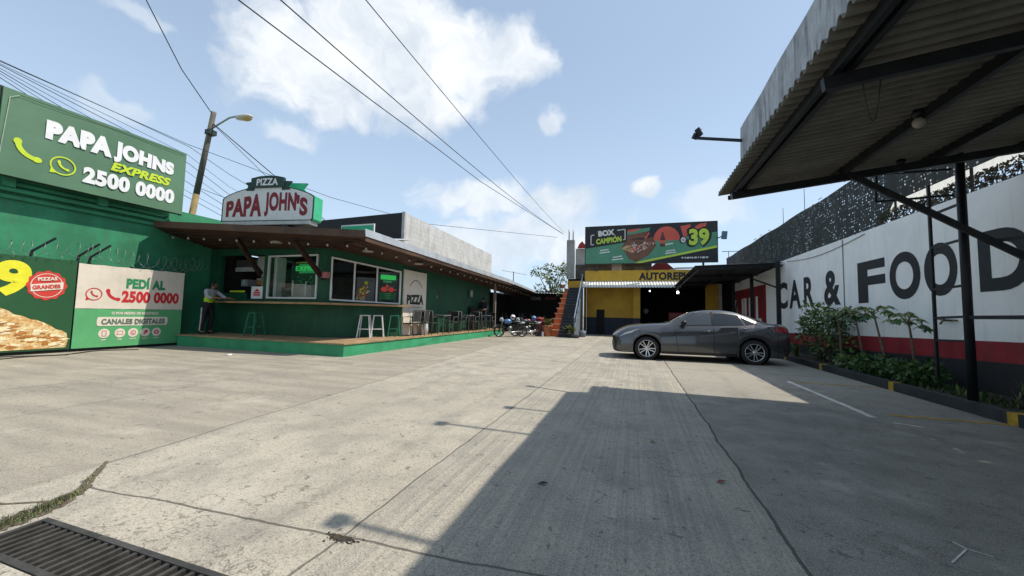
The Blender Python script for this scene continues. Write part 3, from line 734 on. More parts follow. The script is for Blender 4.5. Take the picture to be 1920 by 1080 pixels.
p.poly(edge, pz, 1)
random.seed(4); top_m = M('browned cheese print', (.42,.17,.035), .55, var=.3, vs=20); pale_m = M('pale cheese print', (.80,.70,.45), .55, var=.12, vs=20)
for i in range(110):
    t = random.random(); x = 2.0+1.42*t; zt = 1.0-.62*t; z = random.uniform(.1, max(.14, zt-.06)); a_ = random.uniform(.02,.075)
    p.oval(x, z, a_*1.4, a_*.5, top_m if random.random() < .5 else pale_m, 2+random.random()*2, 9, .25, 3)
tag(b2.build('fence_banner', origin=(FX,4,1)), 'dark green fence banner with yellow 9 and a pizza slice', 'banner', 'banners on the fence')
# loose cable on the ground under the banner
mb = MB(); random.seed(2)
mb.tube([(-13.0+.22*math.sin(i*.5), 3.3+i*.13, .015) for i in range(28)], .012, wire_m, 6)
tag(mb.build('ground_cable', origin=(-13,5,0)), 'dark cable lying on the concrete below the pizza banner', 'cable')
mb = MB(); mb.tube([(-12.75+.10*math.sin(i*.4+1), 3.9+i*.10, .015) for i in range(16)], .012, wire_m, 6)
tag(mb.build('ground_cable', origin=(-12.7,5,0)), 'shorter dark cable lying in front of the longer one below the banners', 'cable')
mb = MB(); mb.add([(-9.9,7.02,.005),(-9.80,7.0,.02),(-9.78,7.12,.03),(-9.9,7.14,.008)], [(0,1,2,3)], wht); mb.add([(-9.80,7.0,.02),(-9.72,7.02,.006),(-9.72,7.1,.006),(-9.78,7.12,.03)], [(0,1,2,3)], wht)
tag(mb.build('litter', origin=(-9.8,7,0)), 'scrap of white paper on the concrete before the platform', 'litter')

# ================================================================== utility pole and overhead cables
conc = M('weathered pole concrete', (.105, .095, .078), .85, var=.25, vs=3, dirt=.3, bump=.006); ochre = M('ochre paint on pole', (.24, .175, .065), .8, var=.3, vs=3, dirt=.4)
up = thing('lamp_post', 'leaning concrete utility pole with a street lamp behind the green hoarding', 'lamp post', (-18.9, 11, 0))
PB, PT = Vector((-19.0,11,0)), Vector((-17.16,11,9.55))
mb = MB(); mid = PB.lerp(PT, .63); mb.tube([mid, PT], [.115,.095], conc, 14); mb.tube([PB, mid], [.15,.115], ochre, 14); mb.build('pole', up)
mb = MB(); mb.tube([PT-Vector((.12,0,.75)), (-16.7,11,9.0), (-16.2,11,9.16), (-15.75,11,9.17)], .035, M('galvanised tube', (.3,.3,.3), .4, .6), 8); mb.build('lamp_arm', up)
mb = MB(); mb.ball((-15.35,11,9.06), .46, .19, .10, M('lamp housing', (.55,.53,.47), .5)); lh = mb.build('lamp_head', up)
mb = MB(); mb.ball((-15.2,11,8.99), .26, .15, .10, M('amber lamp glass', (.42,.30,.12), .3)); mb.build('lens', lh)
mb = MB(); mb.box(-17.4,-17.1,10.85,11.15,8.55,8.75,frame_g); mb.build('clamp', up)
def cable(name, pts, r, lab, group='overhead cables', sag=0, n=14, mat=None):
    mb = MB(); P = []
    pts = [Vector(q) for q in pts]
    for a, b in zip(pts, pts[1:]):
        for i in range(n+1):
            t = i/n; q = a.lerp(b, t) - Vector((0,0,sag*4*t*(1-t)))
            if not P or (q-P[-1]).length > 1e-4: P.append(q)
    mb.tube(P, r, mat or wire_m, 5)
    return tag(mb.build(name, origin=pts[0]), lab, 'cable', group)
cable('overhead_cable', [(-15.9,6.6,13.2), (-16.3,8.0,11.9), (-16.8,9.5,10.43), (-17.18,11.0,9.40)], .018, 'thick black cable rising overhead to the top of the lamp post')
cable('overhead_cable', [(-17.14,11,9.03), (-15.91,13,7.35), (-14.66,16,5.15)], .022, 'thick black cable falling from the lamp post behind the rooftop sign')
cable('overhead_cable', [(-17.14,11,9.0), (-16.2,13,7.2), (-15.3,16,5.0)], .012, 'thin companion cable falling from the lamp post just below the thick one')
cable('overhead_cable', [(-5.4,-2,5.0), (-5.05,3.4,5.33), (-4.90,6.0,5.33), (-4.92,8.6,5.50), (-4.95,11.6,5.66), (-4.34,24,6.40)], .010, 'leftmost of the three long cables crossing the cloud to the concrete column')
cable('overhead_cable', [(-4.9,-2,5.0), (-4.66,3.7,5.48), (-4.34,24,6.44)], .010, 'middle of the three long cables crossing the cloud to the concrete column', sag=.25)
cable('overhead_cable', [(-3.0,-2,4.8), (-3.2,3.7,5.10), (-4.27,24,6.50)], .007, 'rightmost and thinnest of the three long cables reaching the concrete column', sag=.12)
cable('overhead_cable', [(-19.32,6,8.9), (-16.16,9.5,7.36), (-12.59,13,6.09), (-10.18,17,5.73), (-4.72,24,6.21)], .011, 'thin cable sweeping low behind the hoarding and the rooftop sign')
random.seed(14)
for i, (za, zb_, zc_, lab) in enumerate(((8.80,8.35,7.75,'topmost of the bunched cables behind the hoarding'), (8.70,7.95,7.15,'second from the top of the bunched cables behind the hoarding'), (8.66,7.60,6.78,'third from the top of the bunched cables behind the hoarding'), (8.56,7.20,6.45,'fourth from the top of the bunched cables behind the hoarding'), (8.48,6.75,6.10,'fifth from the top of the bunched cables behind the hoarding'), (8.40,6.35,5.82,'sixth from the top of the bunched cables behind the hoarding'), (8.28,6.1,5.55,'lowest of the bunched cables behind the hoarding'))):
    cable('bundled_cable', [(-19.05,2.5,za+.35), (-19,5.9,za), (-19,8.6,(za*.48+zb_*.52)+.04), (-19,11.3,zb_), (-19,13.1,zc_), (-19,24,zc_-2.6)], .009 if i % 2 else .012, lab, 'bunched cables behind the hoarding', n=6)
cable('bundled_cable', [(-17.8,11.0,6.3), (-17.2,12.2,6.0), (-16.2,13.2,5.0), (-15.6,14.5,4.2)], .012, 'slack cable looping down from the lamp post behind the rooftop sign', 'bunched cables behind the hoarding')
# ================================================================== shop
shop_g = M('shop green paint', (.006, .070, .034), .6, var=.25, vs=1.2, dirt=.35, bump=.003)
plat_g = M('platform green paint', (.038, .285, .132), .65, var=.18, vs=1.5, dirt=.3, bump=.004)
wood = M('worn decking', (.33, .22, .12), .7, var=.25, vs=2.5, dirt=.25, bump=.004)
counter_w = M('counter wood', (.34, .21, .10), .5, var=.25, vs=3, dirt=.3)
brown = M('brown soffit boards', (.050, .020, .013), .65, var=.3, vs=2.5, dirt=.25, bump=.006, bs=14)
brown_l = M('brown roof trim', (.085, .045, .027), .65, var=.35, vs=1.4, dirt=.5, bump=.006, bs=9)
gutter_m = M('bright gutter metal', (.50, .52, .53), .4, .45, .12, 2, dirt=.25)
winf = M('white window frame', (.64, .65, .64), .4, var=.05)
def glass_mat():
    m, g = new_mat('window glass'); o = g.n('ShaderNodeOutputMaterial'); t = g.n('ShaderNodeBsdfTransparent'); gl = g.n('ShaderNodeBsdfGlossy'); mx = g.n('ShaderNodeMixShader')
    t.inputs[0].default_value = (.80,.84,.82,1); gl.inputs['Roughness'].default_value = .03; gl.inputs[0].default_value = (.9,.9,.9,1)
    lw = g.n('ShaderNodeLayerWeight'); lw.inputs[0].default_value = .12
    g.set(mx.inputs[0], g.m('ADD', .04, g.m('MULTIPLY', lw.outputs['Fresnel'], .55)))
    g.nt.links.new(t.outputs[0], mx.inputs[1]); g.nt.links.new(gl.outputs[0], mx.inputs[2]); g.nt.links.new(mx.outputs[0], o.inputs['Surface']); return m
glass = glass_mat()
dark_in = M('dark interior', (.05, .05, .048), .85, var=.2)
# raised platform
pfm = thing('raised_platform', 'green painted raised platform with a timber floor around the shop', 'platform', (-7.1, 8.15, 0))
PXR, PYF, PZ = -7.12, 8.06, .34
mb = MB(); mb.box(-13.40, PXR, PYF, 20.4, 0, .305, plat_g); mb.build('base', pfm)
mb = MB(); mb.box(-13.40, PXR+.03, PYF-.03, 20.4, .309, .345, wood); mb.build('floor_board', pfm)
# building shell
sh = thing('pizza_shop', 'dark green corner pizza shop with serving windows under a brown eave', 'building', (-9.1, 9.4, 0))
A0, A1, A2, A3 = (-14.25, 9.42), (-9.1, 9.38), (-7.735, 11.42), (-7.92, 20.2)
def wall_plane(mb, a, b, z0, z1a, z1b, holes, mat, th=.14):
    """wall from a to b with rectangular openings (s0, s1, zb0, zb1, zt0, zt1)"""
    a = Vector((a[0],a[1],0)); b = Vector((b[0],b[1],0)); L = (b-a).length; d = (b-a)/L; nrm = Vector((d.y,-d.x,0))
    xs = sorted({0, L, *[h[0] for h in holes], *[h[1] for h in holes]})
    zt = lambda s_: z1a + (z1b-z1a)*s_/L
    def slab(s0, s1, q0, q1, t0, t1):
        P = [a+d*s0+Vector((0,0,q0)), a+d*s1+Vector((0,0,q1)), a+d*s1+Vector((0,0,t1)), a+d*s0+Vector((0,0,t0))]
        Q = [v - nrm*th for v in P]
        mb.add(P+Q, [(0,1,2,3),(7,6,5,4),(0,4,5,1),(1,5,6,2),(2,6,7,3),(3,7,4,0)], mat)
    for s0, s1 in zip(xs, xs[1:]):
        h = [q for q in holes if q[0] <= s0+1e-6 and q[1] >= s1-1e-6]
        if not h: slab(s0, s1, z0, z0, zt(s0), zt(s1)); continue
        _, _, b0, b1, t0, t1 = h[0]
        slab(s0, s1, z0, z0, b0, b1); slab(s0, s1, t0, t1, zt(s0), zt(s1))
    return a, d, nrm
mb = MB()
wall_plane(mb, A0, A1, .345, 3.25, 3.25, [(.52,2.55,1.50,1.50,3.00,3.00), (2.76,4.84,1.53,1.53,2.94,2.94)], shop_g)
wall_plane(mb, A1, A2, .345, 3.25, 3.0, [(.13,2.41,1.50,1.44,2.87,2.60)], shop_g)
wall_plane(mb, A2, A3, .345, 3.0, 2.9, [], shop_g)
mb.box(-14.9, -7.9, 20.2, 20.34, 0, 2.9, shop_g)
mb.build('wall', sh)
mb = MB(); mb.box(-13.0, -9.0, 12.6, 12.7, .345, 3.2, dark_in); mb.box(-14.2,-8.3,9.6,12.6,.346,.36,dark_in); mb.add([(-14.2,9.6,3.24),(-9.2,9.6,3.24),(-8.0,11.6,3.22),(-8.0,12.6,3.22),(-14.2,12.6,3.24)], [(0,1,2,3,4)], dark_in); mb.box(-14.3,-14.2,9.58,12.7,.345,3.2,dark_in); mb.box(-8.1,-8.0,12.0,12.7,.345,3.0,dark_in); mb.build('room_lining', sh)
# counter shelf
mb = MB(); mb.add([(x,y,z) for z in (1.36,1.42) for x,y in ((-13.6,9.40),(-13.6,9.02),(-8.98,8.98),(-7.28,11.42),(-7.60,11.50),(-9.1,9.36))], [(5,4,3,2,1,0),(6,7,8,9,10,11),(0,1,7,6),(1,2,8,7),(2,3,9,8),(3,4,10,9),(4,5,11,10),(5,0,6,11)], counter_w); mb.build('counter_top', sh)
def frame_rect(mb, o, r, u, n, pts, w, d, mat):
    """a frame of bars round a quadrilateral given in plane coordinates"""
    o = Vector(o)
    for (x0,y0),(x1,y1) in zip(pts, pts[1:]+pts[:1]):
        mb.bar(o+r*x0+u*y0, o+r*x1+u*y1, w, d, mat, up=n)
def window(a, b, s0, s1, zb0, zb1, zt0, zt1, cols, name='window'):
    a = Vector((a[0],a[1],0)); b = Vector((b[0],b[1],0)); d = (b-a).normalized(); n = Vector((d.y,-d.x,0)); u = Vector((0,0,1))
    L = s1-s0; zb = lambda t: zb0+(zb1-zb0)*t; zt = lambda t: zt0+(zt1-zt0)*t
    mb = MB(); o = a + n*.01
    w_ = .05
    q = lambda t, z: o + d*(s0+L*t) + u*z
    mb.bar(q(0,zb(0)+w_/2), q(1,zb(1)+w_/2), .07, w_, winf); mb.bar(q(0,zt(0)-w_/2), q(1,zt(1)-w_/2), .07, w_, winf)
    e = w_/2/L
    for t in (e, 1-e): mb.bar(q(t,zb(t)+w_), q(t,zt(t)-w_), w_, .07, winf, up=n)
    for t in cols: mb.bar(q(t,zb(t)+w_), q(t,zt(t)-w_), .045, .06, winf, up=n)
    fr = mb.build(name, sh)
    ts = [0]+list(cols)+[1]
    for t0, t1 in zip(ts, ts[1:]):
        mb = MB(); o = a - n*.005; t0 += e*1.9; t1 -= e*1.9
        mb.add([q(t0,zb(t0)+w_), q(t1,zb(t1)+w_), q(t1,zt(t1)-w_), q(t0,zt(t0)-w_)], [(0,1,2,3)], glass); mb.build('pane', fr)
    return d, n
window(A0, A1, 2.76, 4.84, 1.53, 1.53, 2.94, 2.94, [])
dD, nD = window(A1, A2, .13, 2.41, 1.50, 1.44, 2.87, 2.60, [.315, .635])
# reveal jamb seen inside the left of the middle window
mb = MB(); mb.box(-11.45,-11.32,9.56,9.9,1.55,2.92,winf); mb.build('reveal', sh)
# open serving hatch contents
def inside(name, mb, lab, cat): return tag(mb.build(name, origin=sum(mb.v, Vector())/len(mb.v)), lab, cat)
greyw = M('grey appliance', (.34,.35,.34), .5); card = M('brown cardboard', (.26,.19,.11), .8, var=.15); pale = M('pale panel', (.30,.32,.31), .6, var=.12)
mb = MB(); mb.box(-13.72,-12.62,9.95,10.3,2.66,2.92,dark_in); mb.box(-13.74,-12.60,9.93,9.948,2.50,2.655,greyw); inside('shelf_unit', mb, 'grey shelf with a pale front above the serving hatch', 'shelf')
mb = MB(); mb.prism([(-12.45,3.0),(-12.45,2.7),(-11.78,2.1),(-11.78,3.0)], (0,9.75,0), (1,0,0), (0,0,1), .03, pale); inside('wall_panel', mb, 'pale wedge shaped panel behind the slanting roof brace', 'panel')
mb = MB(); mb.box(-12.30,-11.78,9.80,9.95,1.92,2.36,card); mb.box(-12.32,-11.76,9.78,9.797,2.30,2.42,pale); inside('carton', mb, 'brown carton with pale lid stacked inside the serving hatch', 'box')
mb = MB(); mb.box(-12.28,-11.76,9.455,9.47,1.52,1.93,wht); p = PL(mb, (-12.28,9.452,1.52), (1,0,0), (0,0,1), .003)
p.rect(.11,.41,.10,.15,red_p); p.rect(.11,.41,.17,.22,red_p); p.poly([(.14,.24),(.38,.24),(.32,.30),(.26,.33),(.20,.30)], red_p); inside('counter_notice', mb, 'white notice with red print standing at the end of the serving hatch', 'sign')
mb = MB(); mb.box(-13.25,-12.55,9.43,9.45,1.73,1.79,lime); mb.box(-13.6,-12.5,9.46,9.52,1.44,1.70,shop_g); inside('lime_strip', mb, 'yellow green strip over the low green rail of the serving hatch', 'strip')  # strip is only coloured lime, it gives off no light
mb = MB(); mb.box(-13.5,-13.2,10.0,10.35,1.98,2.22,greyw); mb.ball((-13.35,9.98,2.1),.12,.03,.1,M('pale blue plastic',(.3,.38,.42),.5)); inside('cash_register', mb, 'small grey machine with pale blue face inside the serving hatch', 'machine')
mb = MB(); mb.box(-12.75,-12.42,10.0,10.2,2.02,2.2,M('ochre box',(.26,.15,.04),.7)); mb.box(-12.75,-12.42,9.99,9.998,2.2,2.26,pale); inside('carton', mb, 'small orange brown box inside the middle of the serving hatch', 'box')
mb = MB(); mb.box(-12.42,-12.28,9.9,10.0,1.75,2.2,blk); inside('bottle_rack', mb, 'black upright holder beside the brown carton in the hatch', 'rack')
# green lit sign and counters behind the middle window
neon = E_('green lit letters', (.05,.85,.16), .45); neon_d = E_('dim green backlight', (.015,.20,.055), .7); ndark = M('sign backing', (.012,.05,.028), .5)
mb = MB(); mb.box(-11.2,-9.55,10.10,10.13,1.95,2.85,ndark); p = PL(mb, (-11.2,10.095,1.95), (1,0,0), (0,0,1), .003)
p.rect(.25,1.35,.48,.80,neon_d); random.seed(8)
p.text('EXPRESS', .10, .56, 1.15, .17, neon, 2, .03)
for i in range(26): p.rect(*(lambda x,z: (x, x+random.uniform(.02,.09), z, z+.018))(random.uniform(.1,1.4), random.uniform(.12,.45)), neon_d, 2)
p.rect(.1,.9,.83,.87,lime,2)
inside('lit_sign', mb, 'green glowing lit sign hanging behind the middle shop window', 'lit sign')
mb = MB()
for x0, x1, z1, m_ in ((-11.25,-10.85,1.92,dark_in), (-10.83,-10.25,2.03,greyw), (-10.22,-9.86,2.0,pale), (-9.84,-9.5,2.06,card)):
    mb.box(x0,x1,9.72,10.05,1.46,z1,m_)
for i in range(10): x = -11.2+i*.165; mb.box(x,x+.08,9.66,9.70,1.5,1.56+.08*random.random(),greyw if i%2 else card)
inside('back_counter', mb, 'row of pale containers on the counter behind the middle window', 'counter')
for i, x in enumerate((-10.60,-10.06)):
    mb = MB(); mb.tube([(x,9.56,1.55),(x,9.56,2.13-.03*i)], .025, wht, 8)
    inside('menu_stand', mb, ('white upright stand nearer the middle of the window','white upright stand nearer the cartons in the window')[i], 'stand')
# side window: poster and menu screen on the chamfer
def chamf(s, z, off=0.): return Vector((A1[0],A1[1],0)) + dD*s + nD*off + Vector((0,0,z))
mb = MB(); p = PL(mb, chamf(.95,1.50,-.06), dD, (0,0,1), .003); mb.solid(lambda u,v: chamf(.95+.60*u,1.52+.78*v,-.07), 1, 1, -nD*.01, M('dark grey poster',(.12,.13,.14),.6))
random.seed(6)
for i in range(60):
    p.oval(random.gauss(.22,.09), abs(random.gauss(.26,.15))+.03, random.uniform(.02,.05), random.uniform(.015,.04), random.choice([pz, org_p, crm_p, top_m, yel_p]), 1+random.random()*3, 9)
p.oval(.30,.62,.07,.06,lime,4,14)
inside('food_poster', mb, 'food poster of piled pizza slices in the centre pane of the corner window', 'poster')
mb = MB(); mb.solid(lambda u,v: chamf(1.66+.66*u,1.52+(1.02-.08*u)*v,-.07), 1, 1, -nD*.02, M('screen dark',(.02,.05,.035),.3)); p = PL(mb, chamf(1.66,1.52,-.06), dD, (0,0,1), .003)
redl = E_('red lit letters', (.8,.06,.05), .35)
p.rect(.06,.60,.76,.92,neon,1); p.rect(.16,.46,.66,.73,neon_d,1); p.oval(.20,.42,.10,.09,redl,1,16); p.oval(.45,.42,.09,.09,redl,1,16); p.rect(.08,.62,.40,.44,redl,1.5); p.oval(.30,.54,.05,.05,redl,1,12)
for z in (.10,.16,.22,.28): p.rect(.06,.58,z,z+.014,neon_d,1)
p.rect(.33,.34,.1,.5,neon_d,2)
inside('menu_screen', mb, 'green and red lit menu screen in the last pane of the corner window', 'screen')
mb = MB(); mb.tube([chamf(.22,1.54,-.15),chamf(.22,2.0,-.15)], .022, wht, 8); inside('menu_stand', mb, 'white upright stand in the open first pane of the corner window', 'stand')
# cream PIZZA panel on the wall
pn = MB(); YA, YB = 11.50, 13.02; PXn = -7.70
pn.box(PXn-.04, PXn, YA, YB, .37, 2.69, crm_p); p = PL(pn, (PXn+.002, YA, .37), (0,1,0), (0,0,1))
ink = M('black green print', (.016,.03,.022), .6); thin = M('grey print', (.30,.29,.26), .6)
p.text('PIZZA', .20, 1.10, 1.12, .36, ink, 1, .06, lift=lambda u: .92+.15*u)
p.ring(.78,1.52,.46,.48,.028,ink,1,24,.5,2.64); p.ring(.78,1.05,.46,.46,.022,thin,1,24,3.6,5.8); p.text('HORNEADA AL MOMENTO', .36,.98,.80,.045,thin,1,.02)
p.line([(.32,1.02),(.40,.70),(.78,.50),(1.16,.70),(1.24,1.02)], .012, thin, 1)
tag(pn.build('wall_panel', origin=(PXn,12.5,.4)), 'cream wall panel printed PIZZA in a round emblem beside the corner window', 'sign panel')
# roof: soffit, trims and gutter
Eo = [(-13.9,7.50,3.60), (-6.62,8.06,3.10), (-6.62,14.0,2.99), (-6.62,20,2.90), (-6.75,26.2,2.66)]
In = [(-14.25,9.41,3.26), (-8.95,9.30,3.10), (-7.60,11.55,2.82), (-7.85,20,2.68), (-8.1,26.2,2.5)]
mb = MB()
for i in range(4):
    mb.add([Eo[i], Eo[i+1], In[i+1], In[i]], [(3,2,1,0)], brown)
mb.add([(-14.25,9.41,3.26),(-14.3,8.0,3.55),(-13.9,7.5,3.60)], [(0,1,2)], brown)
mb.build('soffit', sh)
mb = MB()
up_ = Vector((0,0,.19))
top = [Vector(q)+up_ for q in Eo]; inner = [(-14.25,9.41,3.9), (-9.05,9.6,3.75), (-9.05,13.2,3.7), (-9.05,20,3.5), (-9.05,26.2,3.2)]
for i in range(4): mb.add([top[i], top[i+1], inner[i+1], inner[i]], [(0,1,2,3)], M('roof tin', (.20,.17,.13), .5, .3, .2, 1.2, dirt=.5))
mb.add([(-14.3,9.41,3.9),(-9.05,9.6,3.75),(-9.05,13.27,3.7),(-14.3,13.27,3.9)], [(0,1,2,3)], M('roof tin', (.20,.17,.13))); mb.add([(-14.3,8.0,3.75),top[0],(-14.25,9.41,3.9)], [(0,1,2)], M('roof tin', (.20,.17,.13))); rf = mb.build('roof', sh)
mb = MB(); mb.solid(lambda u,v: Vector(Eo[0]).lerp(Vector(Eo[1]),u)+Vector((.002,-.03,-.005+.19*v)), 20, 2, (0,.026,0), brown_l); mb.build('fascia_board', sh)
mb = MB()
for i in range(1,4):
    a = Vector(Eo[i]); b = Vector(Eo[i+1]); mb.solid(lambda u,v: a.lerp(b,u)+Vector((.045-.02*v,-.03 if i==1 and u==0 else 0,.02+.20*v)), 12, 2, (-.02,0,0), gutter_m)
mb.build('gutter', sh)
mb = MB()
for i in range(1,4):
    a = Vector(Eo[i]); b = Vector(Eo[i+1]); mb.solid(lambda u,v: a.lerp(b,u)+Vector((.02,0,-.10+.115*v)), 12, 1, (-.02,0,0), brown_l)
mb.build('fascia_board', sh)
# boards under the soffit
for j in range(1,6):
    mb = MB(); t = j/6
    pts = [Vector(e).lerp(Vector(n_),t)-Vector((0,0,.025)) for e, n_ in zip(Eo, In)]
    for a, b in zip(pts[1:], pts[2:]): mb.bar(a, b, .05, .03, brown_l if j == 2 else brown)
    mb.bar(pts[0], pts[1], .05, .03, brown); mb.build('batten', sh)
# braces
for (a, b) in (((-11.15,8.05,3.22),(-11.62,9.22,2.30)), ((-9.02,8.12,3.10),(-9.16,9.24,2.24))):
    mb = MB(); mb.bar(a, b, .10, .13, M('dark brown timber', (.028,.010,.008), .6, var=.3)); mb.build('brace', sh)
mb = MB(); mb.box(-9.18,-8.93,9.22,9.36,2.18,2.36,M('pinkish lamp shade',(.42,.16,.17),.5)); mb.lathe([(.0,0),(.05,0),(.05,-.06),(0,-.07)], blk, (-9.1,9.24,2.17)); inside('wall_lamp', mb, 'small pink wall lamp at the foot of the corner roof brace', 'lamp')
# steel sill for the hoarding of roof lamps: string of bulbs along the eave
sl = thing('string_light', 'string of small bulbs hanging along the brown eave', 'string lights', (-6.9, 10, 3.0))
inn = [Vector(e).lerp(Vector(n_), .18) - Vector((0,0,.05)) for e, n_ in zip(Eo, In)]
mb = MB(); bulbs = []
for a, b in zip(inn, inn[1:]):
    L = (b-a).length; k = max(2, int(L/.62)); P = []
    for i in range(k*4+1):
        t = i/(k*4); P.append(a.lerp(b,t)-Vector((0,0,.05*abs(math.sin(PI*t*k)))))
    mb.tube(P, .006, wire_m, 5)
    for i in range(k): bulbs.append(a.lerp(b,(i+.5)/k)-Vector((0,0,.06)))
mb.build('cord', sl)
bulb_me = None
clear = M('clear bulb', (.34,.33,.29), .2)
for q in bulbs:
    mb = MB(); mb.lathe([(0,0),(.018,0),(.018,-.035),(0,-.035)], blk, q, n=8); mb.lathe([(.014,-.036),(.033,-.065),(.03,-.09),(.012,-.108),(0,-.11)], clear, q, n=8); mb.build('bulb', sl)
# flat ceiling lights under the eave
for i, (x, y, z, lab) in enumerate(((-7.55,9.35,2.98,'flat white ceiling light under the eave at the corner window'), (-7.15,11.5,2.88,'flat white ceiling light under the eave above the PIZZA panel'), (-10.2,8.55,3.20,'flat white ceiling light under the front eave between the braces'))):
    mb = MB(); mb.lathe([(0,.02),(.16,.02),(.16,-.02),(.13,-.035),(0,-.035)], bulb_m, (x,y,z)); tag(mb.build('ceiling_light', origin=(x,y,z)), lab, 'ceiling light', 'flat lights under the eave')
# little boxes on the long green wall
mb = MB(); mb.box(-7.80,-7.72,17.35,17.55,2.0,2.32,pale); inside('meter_box', mb, 'small pale meter box high on the long green wall', 'box')
mb = MB(); mb.box(-7.84,-7.79,13.95,14.05,1.78,1.90,wht); inside('light_switch', mb, 'tiny white switch on the green wall right of the PIZZA panel', 'switch')
# rooftop sign -------------------------------------------------------------------
sg_w = M('sign face white', (.60,.62,.60), .4, var=.05, dirt=.12); sg_r = M('sign red', (.19,.008,.020), .5, var=.08); sg_g = M('sign green side', (.05,.42,.22), .45, var=.08); sg_k = M('sign dark trim', (.012,.04,.03), .5)
rs = thing('rooftop_sign', 'arched white rooftop sign with red letters and a dark PIZZA ribbon', 'sign', (-10.7, 8.5, 3.5), R(9.0)); rs.scale = (.91,.91,.91); rs.location = (-10.62, 8.5, 3.52)
prof = [(-1.72,0),(1.68,0),(1.72,.05),(1.73,.80)] + [(1.73*math.cos(t)**.9 if False else 1.73-3.46*i/24, .80+.42*math.sin(PI*i/24)**.75) for i, t in ((i, 0) for i in range(1,24))] + [(-1.73,.78),(-1.74,.05)]
mb = MB(); O = (0,0,.36); mb.prism(prof, O, (1,0,0), (0,0,1), .42, sg_g); 
p = PL(mb, O, (1,0,0), (0,0,1), .004); p.o = Vector(O)
p.poly(prof, sg_k, 1); p.poly([(x*.972, .03+y*.945) for x, y in prof], sg_w, 2)
p.text('PAPA', -1.56, .16, 1.36, .66, sg_r, 3, .05, lift=lambda u: .80+.46*u-.02*u*u)
p.text('JOHN', -.10, .16, 1.18, .78, sg_r, 3, .05, lift=lambda u: 1.06-.05*u); p.text("'S", 1.08, .16, .42, .72, sg_r, 3, .05, lift=lambda u: 1.0-.20*u)
mb.build('sign_box', rs, local=True)
mb = MB(); rib = [(-.62,1.13),(.60,1.13),(.60,1.46),(.30,1.52),(0,1.535),(-.30,1.52),(-.62,1.46)]
mb.prism(rib, (0,-.06,.36), (1,0,0), (0,0,1), .10, sg_k)
for sgn in (-1,1):
    t_ = [(.52*sgn,1.04),(.84*sgn,1.05),(.76*sgn,1.20),(.88*sgn,1.33),(.50*sgn,1.36)]
    if sgn < 0: t_ = t_[::-1]
    mb.prism(t_, (0,-.02,.36), (1,0,0), (0,0,1), .06, sg_k)
p = PL(mb, (0,-.064,.36), (1,0,0), (0,0,1)); p.text('PIZZA', -.40, 1.20, .80, .22, wht, 1, .03, lift=lambda u: 1+.1*math.sin(PI*u))
mb.build('ribbon', rs, local=True)
mb = MB(); mb.prism([(.05,1.10),(.95,1.10),(.86,1.22),(1.0,1.38),(.1,1.42)], (.15,.36,.36), (1,0,0), (0,0,1), .08, sg_g); mb.build('rear_ribbon', rs, local=True)
mb = MB(); mb.box(-1.66,1.62,-.02,.36,.24,.355,M('sign base grey',(.42,.44,.42),.5)); mb.box(.62,.86,-.04,.3,.0,.235,blk); mb.box(-1.2,-.9,.0,.3,-.05,.235,blk); mb.build('base', rs, local=True)
# tiny green board on the roof
mb = MB(); mb.box(-9.55,-8.20,10.4,10.44,3.78,4.10,wht); p = PL(mb, (-9.55,10.396,3.78), (1,0,0), (0,0,1)); p.rect(.04,1.31,.03,.27,sg_g); mb.box(-9.4,-9.34,10.45,10.5,3.55,4.05,blk); mb.box(-8.4,-8.34,10.45,10.5,3.55,4.05,blk)
tag(mb.build('roof_board', origin=(-8.9,10.4,3.6)), 'small green board with a white border on the shop roof', 'sign board')
mb = MB(); mb.solid(lambda u,v: (-8.4+1.5*u, 9.7+.9*v, 3.42+.16*v-.05*u+.02*math.sin(u*60)), 60, 1, (0,0,.01), gutter_m); tag(mb.build('roof_sheet', origin=(-7.7,10,3.5)), 'loose bright tin sheet on the shop roof by the gutter corner', 'tin sheet')
# grey block building behind
def block_mat():
    m, g = new_mat('grey concrete block'); pos = g.n('ShaderNodeNewGeometry').outputs['Position']
    sp = g.n('ShaderNodeSeparateXYZ'); g.set(sp.inputs[0], pos); cb = g.n('ShaderNodeCombineXYZ'); g.set(cb.inputs[0], g.m('ADD', sp.outputs['Y'], sp.outputs['X'])); g.set(cb.inputs[1], sp.outputs['Z'])
    b = g.n('ShaderNodeTexBrick'); g.set(b.inputs['Vector'], cb.outputs[0]); b.inputs['Scale'].default_value = 1; b.inputs['Brick Width'].default_value = .4; b.inputs['Row Height'].default_value = .2; b.inputs['Mortar Size'].default_value = .008; b.inputs['Mortar Smooth'].default_value = .2
    b.inputs['Color1'].default_value = (.50,.50,.49,1); b.inputs['Color2'].default_value = (.42,.42,.41,1); b.inputs['Mortar'].default_value = (.30,.295,.285,1)
    n = g.noise(pos, 1.6, 5, .65); c = g.mix(g.ramp(n, .35, .7), b.outputs['Color'], (.55,.55,.54)); c = g.mix(g.m('MULTIPLY', g.ramp(g.noise(g.v('MULTIPLY', pos, (3,3,.4)), 1.2, 5, .6), .52, .75), .4), c, (.19,.185,.175))
    principled(g, c, .9, 0, b.outputs['Fac'], .01, -.6); return m
blockm = block_mat(); charcoal = M('charcoal wall paint', (.020,.022,.024), .75, var=.15, vs=1)
bb = thing('block_building', 'tall grey block building with a charcoal front behind the shop roof', 'building', (-9, 13.3, 0))
